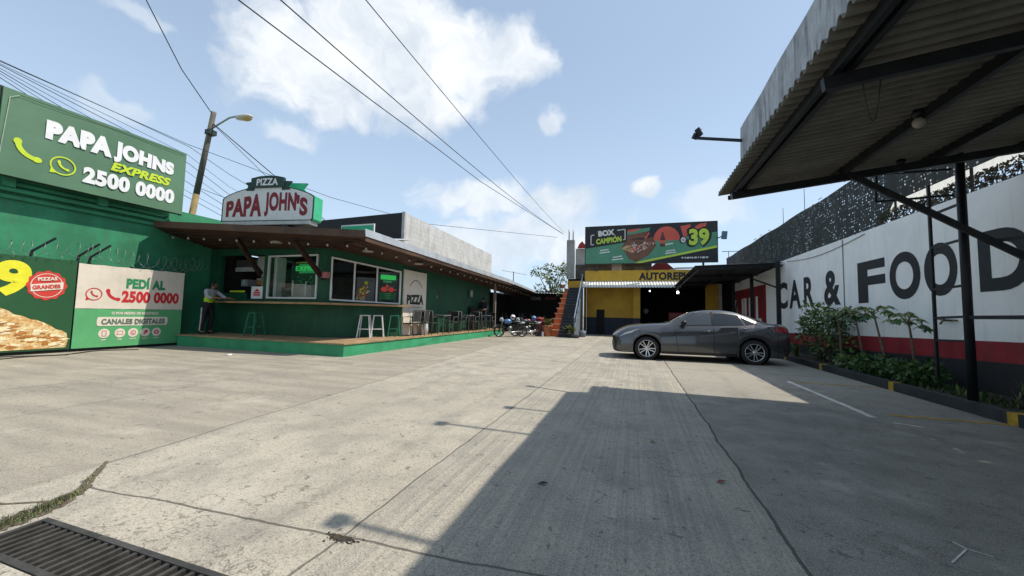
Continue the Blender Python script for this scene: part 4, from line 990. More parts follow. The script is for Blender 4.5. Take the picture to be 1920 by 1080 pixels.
mb = MB(); mb.add([(-9,13.3,0),(-9,23.4,0),(-9,23.4,5.10),(-9,13.3,5.28)], [(0,1,2,3)], blockm); mb.add([(-16,23.4,0),(-9,23.4,0),(-9,23.4,5.10),(-16,23.4,5.0)], [(3,2,1,0)], blockm); mb.add([(-16,13.3,5.10),(-9,13.3,5.28),(-9,23.4,5.10),(-16,23.4,5.0)], [(0,1,2,3)], blockm); mb.build('side_wall', bb)
mb = MB(); mb.add([(-16,13.28,0),(-9.0,13.28,0),(-9.0,13.28,5.29),(-16,13.28,5.11)], [(0,1,2,3)], charcoal); mb.build('front_wall', bb)
mb = MB(); mb.box(-9.10,-8.97,13.25,13.38,0,5.31,M('pale corner render',(.42,.42,.40),.8)); mb.build('corner_trim', bb)
# roof post at the end of the terrace and dark yard behind
mb = MB(); mb.box(-7.30,-7.18,19.4,19.52,.345,2.75,M('weathered post',(.23,.20,.16),.8)); tag(mb.build('terrace_post', origin=(-7.24,19.46,.345)), 'slim pale post standing at the far end of the terrace', 'post')
yd = thing('covered_yard', 'dark covered yard with a tin roof behind the motorcycles', 'shed', (-6, 26, 0))
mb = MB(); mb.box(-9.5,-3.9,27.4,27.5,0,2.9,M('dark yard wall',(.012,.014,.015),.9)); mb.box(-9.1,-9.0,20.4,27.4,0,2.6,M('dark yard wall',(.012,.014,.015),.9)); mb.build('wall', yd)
mb = MB(); mb.solid(lambda u,v: (-9.0+5.2*u, 25.2+2.4*v, 2.72-.12*u+.12*v+.02*math.sin(u*160)), 160, 1, (0,0,.015), gutter_m); mb.build('roof', yd)
mb = MB(); mb.solid(lambda u,v: (-9.0+2.6*u, 20.4+5.0*v, 2.90-.05*u-.2*v), 2, 2, (0,0,.015), tin_d); mb.build('side_roof', yd)
mb = MB(); p = PL(mb, (-7.4,27.36,2.15), (1,0,0), (0,0,1)); dimr = E_('dim red letters', (.5,.1,.12), .03); dimw = E_('dim pale letters', (.4,.4,.42), .035)  # sign letters carry a faint glow of their own
p.text('COME', .1, .1, .75, .24, dimw, 1, .04); p.text('AQUI', 1.15, .1, .85, .24, dimr, 1, .04)
tag(mb.build('dim_lit_sign', origin=(-6.5,27.3,2.2)), 'faintly glowing letters on the back wall of the dark yard', 'sign')
mb = MB(); mb.tube([(-8.28,26,2.6),(-8.28,26,4.25)], .03, blk, 6); mb.tube([(-9.2,26,4.35),(-7.3,26,4.0)], .012, blk, 5); tag(mb.build('roof_mast', origin=(-8.28,26,2.6)), 'thin mast with a cross wire on the far tin roof', 'mast')
# ================================================================== back building with stairs and billboard
yel_w = M('yellow wall paint', (.46, .27, .025), .7, var=.15, vs=1.5, dirt=.3, bump=.003)
navy = M('navy wall paint', (.016, .022, .035), .7, var=.2, vs=2, dirt=.2)
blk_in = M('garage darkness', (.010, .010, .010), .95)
conc2 = M('raw concrete', (.30, .295, .275), .9, var=.18, vs=2, dirt=.45, bump=.008)
conc_d = M('sooty concrete', (.085, .085, .08), .9, var=.4, vs=2, dirt=.5, bump=.008)
shp = thing('repair_shop', 'yellow and navy auto parts shop with an open dark garage', 'building', (.5, 24, 0))
BY = 24.0
mb = MB(); mb.box(-2.92, 4.9, BY, BY+.3, 3.34, 4.0, M('lit yellow band paint', (.62,.37,.035), .6, var=.12, vs=1.5, dirt=.25)); bnd = mb.build('sign_band', shp)  # brighter copy of the wall yellow; band's stronger light is in the colour
mb = MB(); p = PL(mb, (0, BY, 0), (1,0,0), (0,0,1)); p.text('AUTOREPUESTOS', .30, 3.40, 4.42, .46, let_k, 1, .05); mb.build('lettering', bnd)
mb = MB(); mb.box(-2.92, -.021, BY+1.0, BY+1.2, 1.10, 3.3, yel_w); mb.box(-2.92, -.021, BY+1.0, BY+1.2, -.02, 1.098, navy); mb.build('wall', shp)
mb = MB(); mb.box(-.02, .38, BY+.25, BY+.998, 1.10, 3.3, yel_w); mb.box(-.02, .38, BY+.25, BY+.998, 0, 1.098, navy); mb.build('pillar', shp)
mb = MB(); mb.box(4.0, 4.62, BY+.25, BY+.6, 1.10, 3.3, yel_w); mb.box(4.0, 4.62, BY+.25, BY+.6, 0, 1.098, navy); mb.box(4.63,4.8,BY+.2,BY+.62,0,3.3,M('pale jamb',(.36,.34,.31),.8)); mb.box(4.81,5.38,BY+.4,BY+.6,0,3.3,blk_in); mb.build('pillar', shp)
mb = MB(); mb.box(-2.28, -1.78, BY+.97, BY+.995, .02, 1.60, M('dark doorway', (.006,.006,.008), .8)); mb.build('door', shp)
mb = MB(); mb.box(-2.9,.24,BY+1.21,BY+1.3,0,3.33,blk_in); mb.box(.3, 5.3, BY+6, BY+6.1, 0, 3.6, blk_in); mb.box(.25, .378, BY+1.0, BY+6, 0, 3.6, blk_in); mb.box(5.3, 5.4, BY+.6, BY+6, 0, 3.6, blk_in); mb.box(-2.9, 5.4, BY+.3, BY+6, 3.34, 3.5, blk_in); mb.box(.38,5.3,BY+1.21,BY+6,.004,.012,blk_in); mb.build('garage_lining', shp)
awn = M('corrugated awning', (.60, .60, .56), .5, .1, .12, 2, dirt=.3)
mb = MB(); mb.solid(lambda u,v: (-3.02+5.6*u, BY-.02-.62*v, 3.33-.42*v+.022*math.sin(u*2*PI*34)), 272, 1, (0,0,.006), awn); mb.build('awning', shp)
lampw = E_('lit garage lamp', (1,.95,.85), 6)
for x, y, z, r_, lab in ((2.55,24.9,2.72,.07,'lit white bulb in the dark garage nearest the far canopy'), (.95,24.9,2.80,.035,'small lit bulb in the dark garage left of the brighter one')):
    t = thing('garage_lamp', lab, 'lamp', (x,y,z), 0, 'lit lamps in the garage')
    mb = MB(); mb.ball((x,y,z), r_, r_, r_*1.2, lampw); mb.build('bulb', t)
    mb = MB(); mb.tube([(x,y,z+r_),(x,y,3.33)], .012, wire_m, 6); mb.build('cord', t)
mb = MB(); mb.lathe([(0,0),(.16,0),(.17,.22),(.10,.34),(0,.34)], M('dull grey hose reel',(.16,.16,.17),.5), (.75,25.6,1.55), 'y'); tag(mb.build('hose_reel', origin=(.75,25.6,1.5)), 'round grey reel in the gloom of the garage by the yellow pillar', 'reel')
mb = MB(); mb.box(2.1,3.1,25.6,26.2,0,1.50,M('dull red cabinet',(.20,.03,.03),.5)); mb.box(2.15,3.05,25.58,25.598,.8,1.1,blk); mb.box(2.15,3.05,25.58,25.598,1.15,1.42,M('dull red drawer',(.26,.05,.045),.5)); tag(mb.build('tool_cabinet', origin=(2.6,25.9,0)), 'dull red tool cabinet in the garage behind the car', 'cabinet')
# upper unfinished storey
us = thing('unfinished_storey', 'raw grey unfinished block storey behind the billboard', 'building', (-3, 24.3, 3.5))
mb = MB(); mb.box(-3.58, 1.05, BY+.35, BY+.55, 3.55, 4.45, conc_d); mb.build('lower_wall', us)
mb = MB(); mb.box(-3.58, -2.4, BY+.45, BY+.65, 4.46, 5.50, blockm); mb.build('block_wall', us)
mb = MB(); mb.box(-1.3, -.7, BY+.28, BY+.345, 4.02, 4.44, M('patched render',(.30,.30,.30),.8)); mb.build('render_patch', us); mb = MB(); mb.box(-.05,.62,BY+.30,BY+.345,4.03,4.42,conc_d); mb.build('render_patch', us)
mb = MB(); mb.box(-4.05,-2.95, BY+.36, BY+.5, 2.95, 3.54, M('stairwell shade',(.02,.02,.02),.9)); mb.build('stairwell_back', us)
mb = MB(); mb.box(-4.09, -3.61, BY-.02, BY+.34, 3.55, 6.0, conc2); mb.build('column', us)
for i, (x, y) in enumerate(((-3.98,24.06),(-3.72,24.06),(-3.98,24.26),(-3.72,24.26))):
    mb = MB(); mb.tube([(x,y,6.0),(x+.01*i,y,6.72-.05*i)], .018, M('rusty rebar',(.12,.09,.07),.8), 6); mb.build('rebar', us)
mb = MB(); mb.prism([(0,0),(.50,0),(.48,.22),(.30,.44),(.12,.26)], (-3.45,BY+.44,5.51), (1,0,0), (0,0,1), -.2, M('red tarp',(.38,.03,.03),.6)); tag(mb.build('red_bag', origin=(-3.2,24.5,5.5)), 'crumpled red bag on top of the raw block wall', 'bag')
# staircase
st = thing('staircase', 'dark outdoor staircase with an orange stepped left side', 'staircase', (-3.5, 20.6, 0))
N = 16; SY0, SY1, SZ = 20.45, 23.9, 2.92
step_m = M('dark stair paint', (.030,.034,.042), .7, var=.2, vs=4, dirt=.3); nose_m = M('worn stair edge', (.10,.105,.11), .7, var=.3)
for i in range(N):
    y0 = SY0+(SY1-SY0)*i/N; y1 = SY0+(SY1-SY0)*(i+1)/N; z1 = SZ*(i+1)/N
    mb = MB(); mb.box(-3.90,-3.10,y0,SY1+.1 if i == N-1 else y1+.001,max(0,z1-.42),z1-.018,step_m); mb.box(-3.90,-3.10,y0-.02,y0+.03,z1-.017,z1,nose_m); mb.box(-3.90,-3.10,y0+.031,y1,z1-.017,z1-.002,step_m); mb.build('step', st)
mb = MB(); mb.box(-4.0,-3.05,BY-.04,BY+.3,2.93,3.36,yel_w); mb.build('landing_band', st)
orange = M('orange paint', (.50,.115,.035), .7, var=.2, vs=3, dirt=.3); tread = M('pale stepped capping', (.58,.32,.19), .7, var=.2, vs=3)
for i in range(9):
    y0 = 20.75+.36*i; z1 = .38+.31*i; k = (8-i)/8
    mb = MB(); mb.box(-4.14-.30*k, -3.92, y0, y0+.36, max(0, z1-1.1), z1-.05, orange); mb.box(-4.19-.32*k, -3.91, y0-.03, y0+.37, z1-.049, z1, tread); mb.build('orange_side', st)
rail_m = M('pale blue handrail', (.30,.36,.42), .4, .4)
mb = MB(); mb.bar((-3.06,20.62,1.05),(-3.04,23.8,3.75),.045,.045,rail_m)
for i in range(6): y = 20.62+i*.63; mb.bar((-3.06,y,SZ*(y-SY0)/(SY1-SY0)),(-3.06,y,1.05+(3.75-1.05)*(y-20.62)/3.18),.03,.03,rail_m)
mb.build('handrail', st)
mb = MB(); P = [(20.55,0),(24.2,0),(24.2,2.9),(23.9,2.9),(20.55,.28)]
mb.prism([(y,z) for y, z in P], (-3.045,0,0), (0,1,0), (0,0,1), .04, M('pale blue grey stringer',(.14,.17,.20),.7,var=.25,vs=2)); mb.build('stringer', st)
mb = MB(); mb.box(-2.99,-2.925,24.05,24.99,1.10,3.3,yel_w); mb.box(-2.99,-2.925,24.05,24.99,0,1.098,M('blue grey wall base',(.07,.085,.10),.8)); mb.build('side_wall', st)
# ------------------------------------------------------- billboard
bl = thing('rooftop_billboard', 'wide rooftop billboard with a food box and the price 39', 'billboard', (.8, 23.8, 4.4))
vk = M('black vinyl print', (.018,.018,.021), .5, var=.1); vg = M('green vinyl print', (.085,.27,.16), .5, var=.1, vs=1); vr = M('tomato vinyl print', (.62,.10,.065), .5, var=.1, vs=1); vl = M('lime vinyl print', (.50,.66,.07), .5, var=.06); vw = M('pale vinyl print', (.68,.69,.64), .5, var=.05); vb = M('brown vinyl print', (.17,.075,.04), .5, var=.25, vs=6)
BW, BH = 7.38, 2.34; by_ = 23.72
mb = MB(); mb.box(-2.86, 4.50, by_, by_+.06, 4.40, 6.70, vk)
p = PL(mb, (-2.86, by_, 4.40), (1,0,0), (0,0,1))
p.poly([(0,0),(3.0,0),(7.36,.93),(7.36,1.72),(6.6,1.60),(4.0,1.28),(2.6,1.30),(0,.95)], vg, 1)
p.poly([(2.9,0),(3.3,0),(7.36,.80),(7.36,.93),(3.2,.10)], vl, 2); p.poly([(3.3,0),(7.36,0),(7.36,.80)], vk, 2)
ring_pts = [(3.85+.74*math.cos(t)*1.0+.85, 1.30+.84*math.sin(t)) for t in (PI*i/18 for i in range(19))]
p.poly(ring_pts, vr, 2)
p.poly([(5.45,2.12),(6.0,2.20),(5.95,1.85),(5.75,1.45),(5.6,1.5)], vr, 2); p.poly([(6.2,2.05),(6.5,2.22),(6.85,2.24),(6.75,2.0),(6.3,1.9)], vr, 2)
# the open box of food
p.poly([(2.15,1.0),(2.6,.25),(3.0,.05),(3.75,.50),(4.15,1.05),(3.9,1.55),(3.4,1.4),(2.5,1.45)], vb, 3); p.poly([(2.45,1.45),(2.50,1.98),(3.80,2.12),(3.45,1.52)], vb, 3)
p.poly([(2.50,1.98),(2.48,1.72),(3.75,1.90),(3.80,2.12)], vg, 3.4); p.poly([(2.50,2.02),(2.50,1.86),(3.0,1.95),(3.3,2.10)], vr, 3.6); p.poly([(3.45,1.50),(3.55,1.40),(3.78,1.80),(3.70,1.84)], vr, 3.7)
random.seed(31)
choc = M('dark crumb print',(.10,.04,.025),.5,var=.3); gold = M('golden crumb print',(.50,.33,.12),.5,var=.3,vs=8); bei = M('beige crumb print',(.55,.42,.34),.5,var=.3,vs=8)
for i in range(230):
    t = random.random(); s_ = random.random(); x = 2.25+t*1.75; zc = .98+.22*t-.05; hw = .48*math.sin(PI*min(1,max(.08,t+.05)))
    z = zc + (s_-.62)*2*hw*.62
    p.oval(x, z, random.uniform(.03,.10), random.uniform(.02,.07), gold if t < .25 and random.random() < .7 else random.choice([bei, bei, vr, choc, vb]), 4+i*.012, 9, .15, 3)
# bottle
p.poly([(4.35,.95),(4.62,.95),(4.62,1.45),(4.54,1.62),(4.54,1.8),(4.43,1.8),(4.43,1.62),(4.35,1.45)], choc, 4); p.poly([(4.35,1.12),(4.62,1.12),(4.62,1.32),(4.35,1.32)], vr, 5)
# 39
for dx, dz in ((-.05,0),(.05,0),(0,-.06),(0,.06)): p.text('39', 5.82+dx, .90+dz, 1.22, 1.08, vk, 3+abs(dx)*4+abs(dz), .055)
p.text('39', 5.90, .95, 1.06, .98, vl, 6, .05); p.oval(5.58,1.30,.20,.22,vk,3,18); p.oval(5.60,1.30,.13,.16,vw,4,18); p.text('Q', 5.54,1.22,.12,.16,vk,5,.03)
p.text('BOX', .78, 1.68, .98, .36, vw, 2, .06, 0, .09); p.text('CAMPIÓN', .66, 1.20, 1.52, .42, vl, 2, .05, .1, .09)
for q in ([(.62,1.32),(.36,1.26),(.36,1.86),(.58,1.90)], [(1.95,2.06),(2.10,2.09),(2.10,2.12),(1.9,2.09)]): pass
p.line([(.50,1.20),(.33,1.18),(.33,1.78),(.52,1.80)], .05, vw, 2); p.line([(1.90,2.03),(2.36,2.08),(2.36,1.45),(2.25,1.43)], .05, vw, 2)
for x, z, w, h in ((.85,.62,.62,.30),(1.60,.18,.66,.32),(4.60,1.02,.46,.14),(4.62,.50,.60,.26)):
    n_ = max(1, int(h/.11))
    for k in range(n_): p.poly([(x+.04*k, z+h*k/n_), (x+w*(1-.12*(k%2)), z+h*k/n_+.07), (x+w*(1-.12*(k%2)), z+h*k/n_+.07+.07), (x+.04*k, z+h*k/n_+.07)], vw, 3)
random.seed(17); x = 5.50
while x < 6.9:
    w = random.uniform(.05,.14); p.rect(x, x+w, .20+.03*random.random(), .30, vw, 3); x += w+random.uniform(.02,.06)
mb.build('printed_sheet', bl)
bf = M('billboard frame steel', (.05,.052,.055), .6, .3)
mb = MB(); mb.box(-2.90,-2.862,by_-.02,by_+.08,4.36,6.74,bf); mb.box(4.502,4.54,by_-.02,by_+.08,4.36,6.74,bf); mb.box(-2.86,4.50,by_-.02,by_+.08,6.702,6.74,bf); mb.box(-2.86,4.50,by_-.02,by_+.08,4.36,4.398,bf); mb.build('frame', bl)
for x in (-2.2, .8, 3.8):
    mb = MB(); mb.box(x-.05,x+.05,by_+.1,by_+.2,3.95,6.6,bf); mb.build('support', bl)
fl = thing('billboard_floodlight', 'blue grey floodlight on a short arm at the billboard end', 'floodlight', (4.55,23.7,5.75))
mb = MB(); mb.tube([(4.5,23.7,5.72),(4.74,23.4,5.80)], .03, bf, 8); mb.build('arm', fl)
mb = MB(); mb.bar((4.76,23.3,5.60),(4.80,23.3,6.02),.16,.26,M('blue grey lamp housing',(.08,.14,.18),.4,.3)); mb.build('lamp_head', fl)
# roofs beyond
redroof = M('red roof sheet', (.30,.035,.03), .6, var=.2, vs=2)
mb = MB(); mb.add([(.7,27.5,4.2),(2.9,27.5,4.2),(1.8,27.5,5.2),(.7,31,4.2),(2.9,31,4.2),(1.8,31,5.2)], [(0,1,2),(3,5,4),(0,2,5,3),(1,4,5,2),(0,3,4,1)], redroof)
rh = thing('gable_roof', 'small red gable roof peeping out below the billboard', 'roof', (1.8,29,4)); mb.build('roof_sheet', rh); mb = MB(); mb.box(.8,2.8,27.6,30.9,3.4,4.19,conc_d); mb.build('wall', rh)
mb = MB(); mb.add([(2.2,26.6,4.30),(7.2,26.6,4.50),(7.0,29.5,4.85),(2.9,29.5,4.80)], [(0,1,2,3)], tin_d); mb.box(2.3,7.1,26.7,29.4,3.5,4.29,conc_d); tag(mb.build('tin_roof', origin=(4.5,28,3.5)), 'dark tin roof behind the shop sign band', 'roof')
mb = MB(); mb.tube([(5.2,26,5.32),(6.6,26,5.32)], .02, bf, 6); mb.tube([(5.55,26,4.6),(5.55,26,5.32)], .018, bf, 6); tag(mb.build('rail_mast', origin=(5.5,26,4.6)), 'thin horizontal rail on a mast right of the billboard', 'mast')
for x, y, z0, z1, lab in ((5.62,15.3,4.9,5.75,'lone thin rod above the fence nearer the canopy'), (5.60,17.2,4.9,5.6,'lone thin rod above the fence farther from the canopy')):
    mb = MB(); mb.tube([(x,y,z0),(x,y,z1)], .010, bf, 5); tag(mb.build('thin_rod', origin=(x,y,z0)), lab, 'rod')
# low blocks closing the horizon behind
far_w = M('far rendered wall', (.22,.21,.19), .9, var=.2, vs=.4)
mb = MB(); mb.box(-40,-9.6,34,36,0,3.2,far_w); tag(mb.build('far_wall', origin=(-20,35,0)), 'plain low wall beyond the covered yard', 'wall')
mb = MB(); mb.box(5.5,40,33,36,0,4.2,far_w); tag(mb.build('far_house', origin=(20,35,0)), 'plain low house beyond the boundary wall', 'house')
# ================================================================== plants
leaf_g = M('leaf green', (.060,.125,.028), .55, var=.35, vs=9); leaf_d = M('leaf dark green', (.028,.068,.017), .55, var=.35, vs=9); leaf_l = M('leaf light green', (.15,.20,.045), .5, var=.3, vs=9); bark = M('grey brown bark', (.13,.10,.07), .85, var=.3, vs=12, bump=.004)
leaf_y = M('leaf yellow green', (.20,.21,.06), .5, var=.3, vs=9)
def leaf(mb, c, d, up, L, w, mat):
    d = Vector(d).normalized(); s_ = d.cross(Vector(up)); s_ = (s_.normalized() if s_.length > 1e-3 else Vector((1,0,0)))*w/2; n_ = s_.cross(d).normalized()
    c = Vector(c); mb.add([c, c+d*L*.45+s_-n_*L*.03, c+d*L-n_*L*.12, c+d*L*.45-s_-n_*L*.03], [(0,1,2),(0,2,3)], mat)
def rnd(): 
    while True:
        v = Vector((random.uniform(-1,1),random.uniform(-1,1),random.uniform(-1,1)))
        if .1 < v.length < 1: return v.normalized()
def crown(mb, clumps, n, L, w, mats):
    for c, r_ in clumps:
        c = Vector(c)
        for i in range(n):
            v = rnd(); q = c + Vector((v.x*r_[0], v.y*r_[1], v.z*r_[2]))*random.uniform(.35,1.0)**.6
            d = (v + rnd()*.8 + Vector((0,0,-.25))).normalized()
            leaf(mb, q, d, rnd(), L*random.uniform(.6,1.3), w*random.uniform(.7,1.2), random.choice(mats))
# tree behind the yard
random.seed(40)
tr = thing('tree', 'loose leafy tree rising behind the far tin roof', 'tree', (-5.9, 27.9, 0))
mb = MB(); T = Vector((-5.9,27.9,0)); mb.tube([T, T+Vector((.1,0,1.6)), T+Vector((.0,.1,3.0))], [.16,.13,.09], bark, 8); tips = []
for i in range(13):
    a = i*2.4; r_ = random.uniform(.5,1.5); e = T+Vector((r_*math.cos(a)*.95+.25, r_*math.sin(a)*.8, random.uniform(3.0,5.15)-.35*r_)); b = T+Vector((0,.1,random.uniform(1.8,3.0)))
    mb.tube([b, b.lerp(e,.5)+Vector((0,0,.15)), e], [.05,.035,.014], bark, 6); tips.append(e)
mb.build('trunk', tr)
mb = MB(); crown(mb, [(t_, (random.uniform(.26,.52),)*2+(random.uniform(.22,.45),)) for t_ in tips for _ in (0,1)], 42, .22, .10, [leaf_g, leaf_d, leaf_l, leaf_y]); mb.build('crown', tr)
# big shrub in the bed
random.seed(41)
sb = thing('large_shrub', 'tall dense green shrub in the bed behind the parked car', 'shrub', (4.9, 12.6, .1))
mb = MB(); base = Vector((4.92,12.55,.1)); tips = []
for i in range(11):
    a = i*2.4; e = base+Vector((.10+.30*math.cos(a), .75*math.sin(a), random.uniform(.4,1.45))); mb.tube([base+Vector((.05*math.cos(a),.1*math.sin(a),0)), base.lerp(e,.5)+Vector((0,0,.12)), e], [.025,.018,.008], bark, 5); tips.append(e)
mb.build('stem', sb)
mb = MB(); crown(mb, [(t_, (.27,.36,.27)) for t_ in tips]+[((4.9,12.2,.45),(.3,.55,.35)),((4.9,12.9,.7),(.28,.5,.4)),((4.92,12.5,1.2),(.26,.42,.3))], 120, .11, .055, [leaf_d, leaf_g, leaf_g, leaf_l]); 
crown(mb, [((4.8,12.9,1.62),(.2,.3,.12)),((4.78,12.35,1.48),(.2,.3,.12)),((4.7,12.6,1.3),(.15,.4,.2))], 40, .13, .06, [leaf_g, leaf_l]); mb.build('foliage', sb)
# papaya saplings
def papaya(x, y, h, lean, spread, lab, seed):
    random.seed(seed)
    t = thing('papaya_sapling', lab, 'sapling', (x,y,.1), 0, 'papaya saplings along the wall')
    mb = MB(); top = Vector((x+lean[0], y+lean[1], h)); b = Vector((x,y,.08))
    mb.tube([b, b.lerp(top,.4)+Vector((0,.02,0)), b.lerp(top,.75), top], [.026,.022,.018,.014], bark, 8); mb.build('trunk', t)
    mb = MB(); mp = MB()
    for i in range(13):
        a = i*2.4+random.uniform(-.3,.3); r_ = spread*random.uniform(.55,1.0); zz = random.uniform(-.16,.16)
        st_ = top-Vector((0,0,.02*i*.5)); e = st_+Vector((math.cos(a)*r_*.55, math.sin(a)*r_, zz+.08))
        mp.tube([st_, st_.lerp(e,.5)+Vector((0,0,.07)), e], [.007,.006,.004], leaf_y, 5)
        out_ = (e-st_); out_.z = 0; out_.normalize(); side = Vector((-out_.y,out_.x,0))
        for k in range(7):
            an = (k-3)*.52; d = out_*math.cos(an)+side*math.sin(an)+Vector((0,0,-.42-.25*random.random()))
            leaf(mb, e, d, (0,0,1), random.uniform(.12,.20), .06, random.choice([leaf_g, leaf_l, leaf_y]) if zz > -.05 else random.choice([leaf_g, leaf_d]))
    mp.build('leaf_stalk', t); mb.build('foliage', t)
papaya(4.86, 11.35, 1.36, (.02,.20), .34, 'papaya sapling with a pale slanting stem touching the large shrub', 1)
papaya(4.98, 10.60, 1.42, (-.04,.36), .36, 'slim leaning papaya sapling below the letter F', 2)
papaya(4.98, 9.78, 1.44, (-.05,.42), .50, 'bushiest papaya sapling with the widest crown under the first letter O', 3)
papaya(4.98, 8.98, 1.26, (-.05,.12), .42, 'shortest papaya sapling with drooping leaves by the water tap', 4)
def bush(x, y, rx, ry, h, n, lab, seed, mats, L=.10):
    random.seed(seed)
    t = thing('low_bush', lab, 'bush', (x,y,.1), 0, 'low bushes along the kerb')
    mb = MB(); tips = []
    for i in range(7):
        a = i*2.4; e = Vector((x+rx*.6*math.cos(a), y+ry*.6*math.sin(a), .12+h*random.uniform(.45,.85))); mb.tube([(x,y,.08), Vector((x,y,.1)).lerp(e,.6), e], [.014,.01,.005], bark, 5); tips.append(e)
    mb.build('stem', t); mb = MB(); crown(mb, [(q, (rx*.55,ry*.55,h*.34)) for q in tips]+[((x,y,.15+h*.35),(rx*.8,ry*.8,h*.4))], n, L, L*.62, mats); mb.build('foliage', t)
bush(4.78, 10.75, .22, .42, .24, 60, 'low leafy bush at the foot of the pale papaya stem', 51, [leaf_g, leaf_d, leaf_l])
bush(4.80, 10.0, .26, .44, .34, 85, 'dense low bush under the bushiest papaya', 52, [leaf_g, leaf_d, leaf_g])
bush(4.80, 9.35, .22, .34, .26, 60, 'small dark low bush between the two denser ones', 53, [leaf_d, leaf_g])
bush(4.80, 8.72, .27, .44, .36, 95, 'dense low bush nearest the black canopy post', 54, [leaf_d, leaf_g, leaf_g])
def weeds(x, y, n, h, lab, seed, dry_=False):
    random.seed(seed); mb = MB()
    for i in range(n):
        a = random.uniform(0,2*PI); b = Vector((x+random.uniform(-.08,.08), y+random.uniform(-.12,.12), .08)); hh = h*random.uniform(.5,1.0); e = b+Vector((math.cos(a)*.3*hh, math.sin(a)*.45*hh, hh)); m_ = b.lerp(e,.55)+Vector((0,0,.12*hh)); s_ = Vector((-math.sin(a),math.cos(a),0))*.014
        mat_ = random.choice([leaf_g, leaf_y, dry] if dry_ else [leaf_g, leaf_l]); mb.add([b-s_*.6,b+s_*.6,m_+s_,m_-s_,e], [(0,1,2,3),(3,2,4)], mat_)
    return tag(mb.build('weed_tuft', origin=(x,y,.1)), lab, 'weeds', 'weed tufts in the bed')
weeds(4.85, 6.62, 26, .52, 'tall pale weed tuft against the black wall base right of the post', 61, True)
weeds(4.95, 6.95, 14, .34, 'smaller weed tuft between the post and the tall one', 62, True)
weeds(4.80, 7.6, 22, .24, 'low weed tuft at the foot of the canopy post', 63)
weeds(4.7, 13.7, 30, .55, 'tall dry weed tuft at the back of the car', 64, True)
random.seed(66); mb = MB()
for i in range(1500):
    x, y = random.uniform(4.55,5.3), random.uniform(5.2,11.5); a = random.uniform(0,2*PI); b = Vector((x,y,.10)); h = random.uniform(.03,.12); s_ = Vector((-math.sin(a),math.cos(a),0))*.012
    mb.add([b-s_,b+s_,b+Vector((math.cos(a)*.06,math.sin(a)*.06,h))], [(0,1,2)], random.choice([leaf_d, leaf_g, dry2]))
structure(mb.build('ground_cover', origin=(4.9,8,.1)), 'stuff', 'short weeds covering the soil of the planting bed', 'weeds')
# soil and grass in the crack by the drain
CR = [Vector((-3.90,1.93,0)), Vector((-3.62,1.72,0)), Vector((-3.42,1.57,0)), Vector((-3.35,1.42,0)), Vector((-3.30,1.28,0)), Vector((-3.26,1.12,0)), Vector((-3.3,.9,0))]
CW = [.012,.030,.040,.075,.085,.07,.05]
random.seed(70); mb = MB(); L_, R_ = [], []
for i in range(len(CR)-1):
    for k in range(6):
        t = k/6; q = CR[i].lerp(CR[i+1],t); w = CW[i]+(CW[i+1]-CW[i])*t; d = (CR[i+1]-CR[i]).normalized(); n_ = Vector((-d.y,d.x,0))
        L_.append(q+n_*w*random.uniform(.6,1.2)+Vector((0,0,.004))); R_.append(q-n_*w*random.uniform(.6,1.2)+Vector((0,0,.004)))
R_ = [Vector((min(q.x, DX0-.035), q.y, q.z)) if q.y < DY1+.03 else q for q in R_]
for i in range(len(L_)-1): mb.add([L_[i],R_[i],R_[i+1],L_[i+1]], [(3,2,1,0) if False else (0,1,2,3)], M('crack soil', (.12,.10,.07), .95, var=.4, vs=30, bump=.004, bs=90))
P_ = [Vector((-3.40,1.45,0)), Vector((-3.62,1.33,0)), Vector((-3.9,1.26,0))]
for a_, b_ in zip(P_, P_[1:]): mb.bar(a_+Vector((0,0,.002)), b_+Vector((0,0,.002)), .018, .003, M('crack soil', (.12,.10,.07)))
structure(mb.build('crack_soil', origin=(-3.4,1.5,0)), 'structure')
random.seed(67); mb = MB()
for i in range(3400):
    t = random.random()**.6; f_ = t*(len(CR)-1); k = min(int(f_), len(CR)-2); q = CR[k].lerp(CR[k+1], f_-k); w = CW[k]+(CW[k+1]-CW[k])*(f_-k)
    if random.random() > .25+.75*min(1, max(0, (f_-1.6)/1.2)): continue
    x = q.x+random.gauss(0,w*.45); y = q.y+random.gauss(0,w*.45)
    if x > DX0-.02 and DY0-.02 < y < DY1+.02: continue
    a = random.uniform(0,2*PI); b = Vector((x,y,.003)); h = random.uniform(.006,.030)*(.6+.4*random.random()); s_ = Vector((-math.sin(a),math.cos(a),0))*.0020
    mb.add([b-s_,b+s_,b+Vector((math.cos(a)*h*.9,math.sin(a)*h*.9,h))], [(0,1,2)], random.choice([leaf_g, leaf_y, dry, dry2, dry]))
structure(mb.build('crack_grass', origin=(-3.3,1.5,0)), 'stuff', 'green and brown grass growing in the crack beside the drain grate', 'grass')
random.seed(68); mb = MB()
for i in range(260):
    x, y = -1.48+random.gauss(0,.045), 1.735+random.gauss(0,.014); s_ = random.uniform(.001,.0045); mb.box(x-s_,x+s_,y-s_,y+s_,0,s_*1.2,random.choice([dry, soil, pit]))
structure(mb.build('joint_debris', origin=(-1.47,1.73,0)), 'stuff', 'brown crumbs of dirt where the concrete joints cross', 'debris')
random.seed(69)
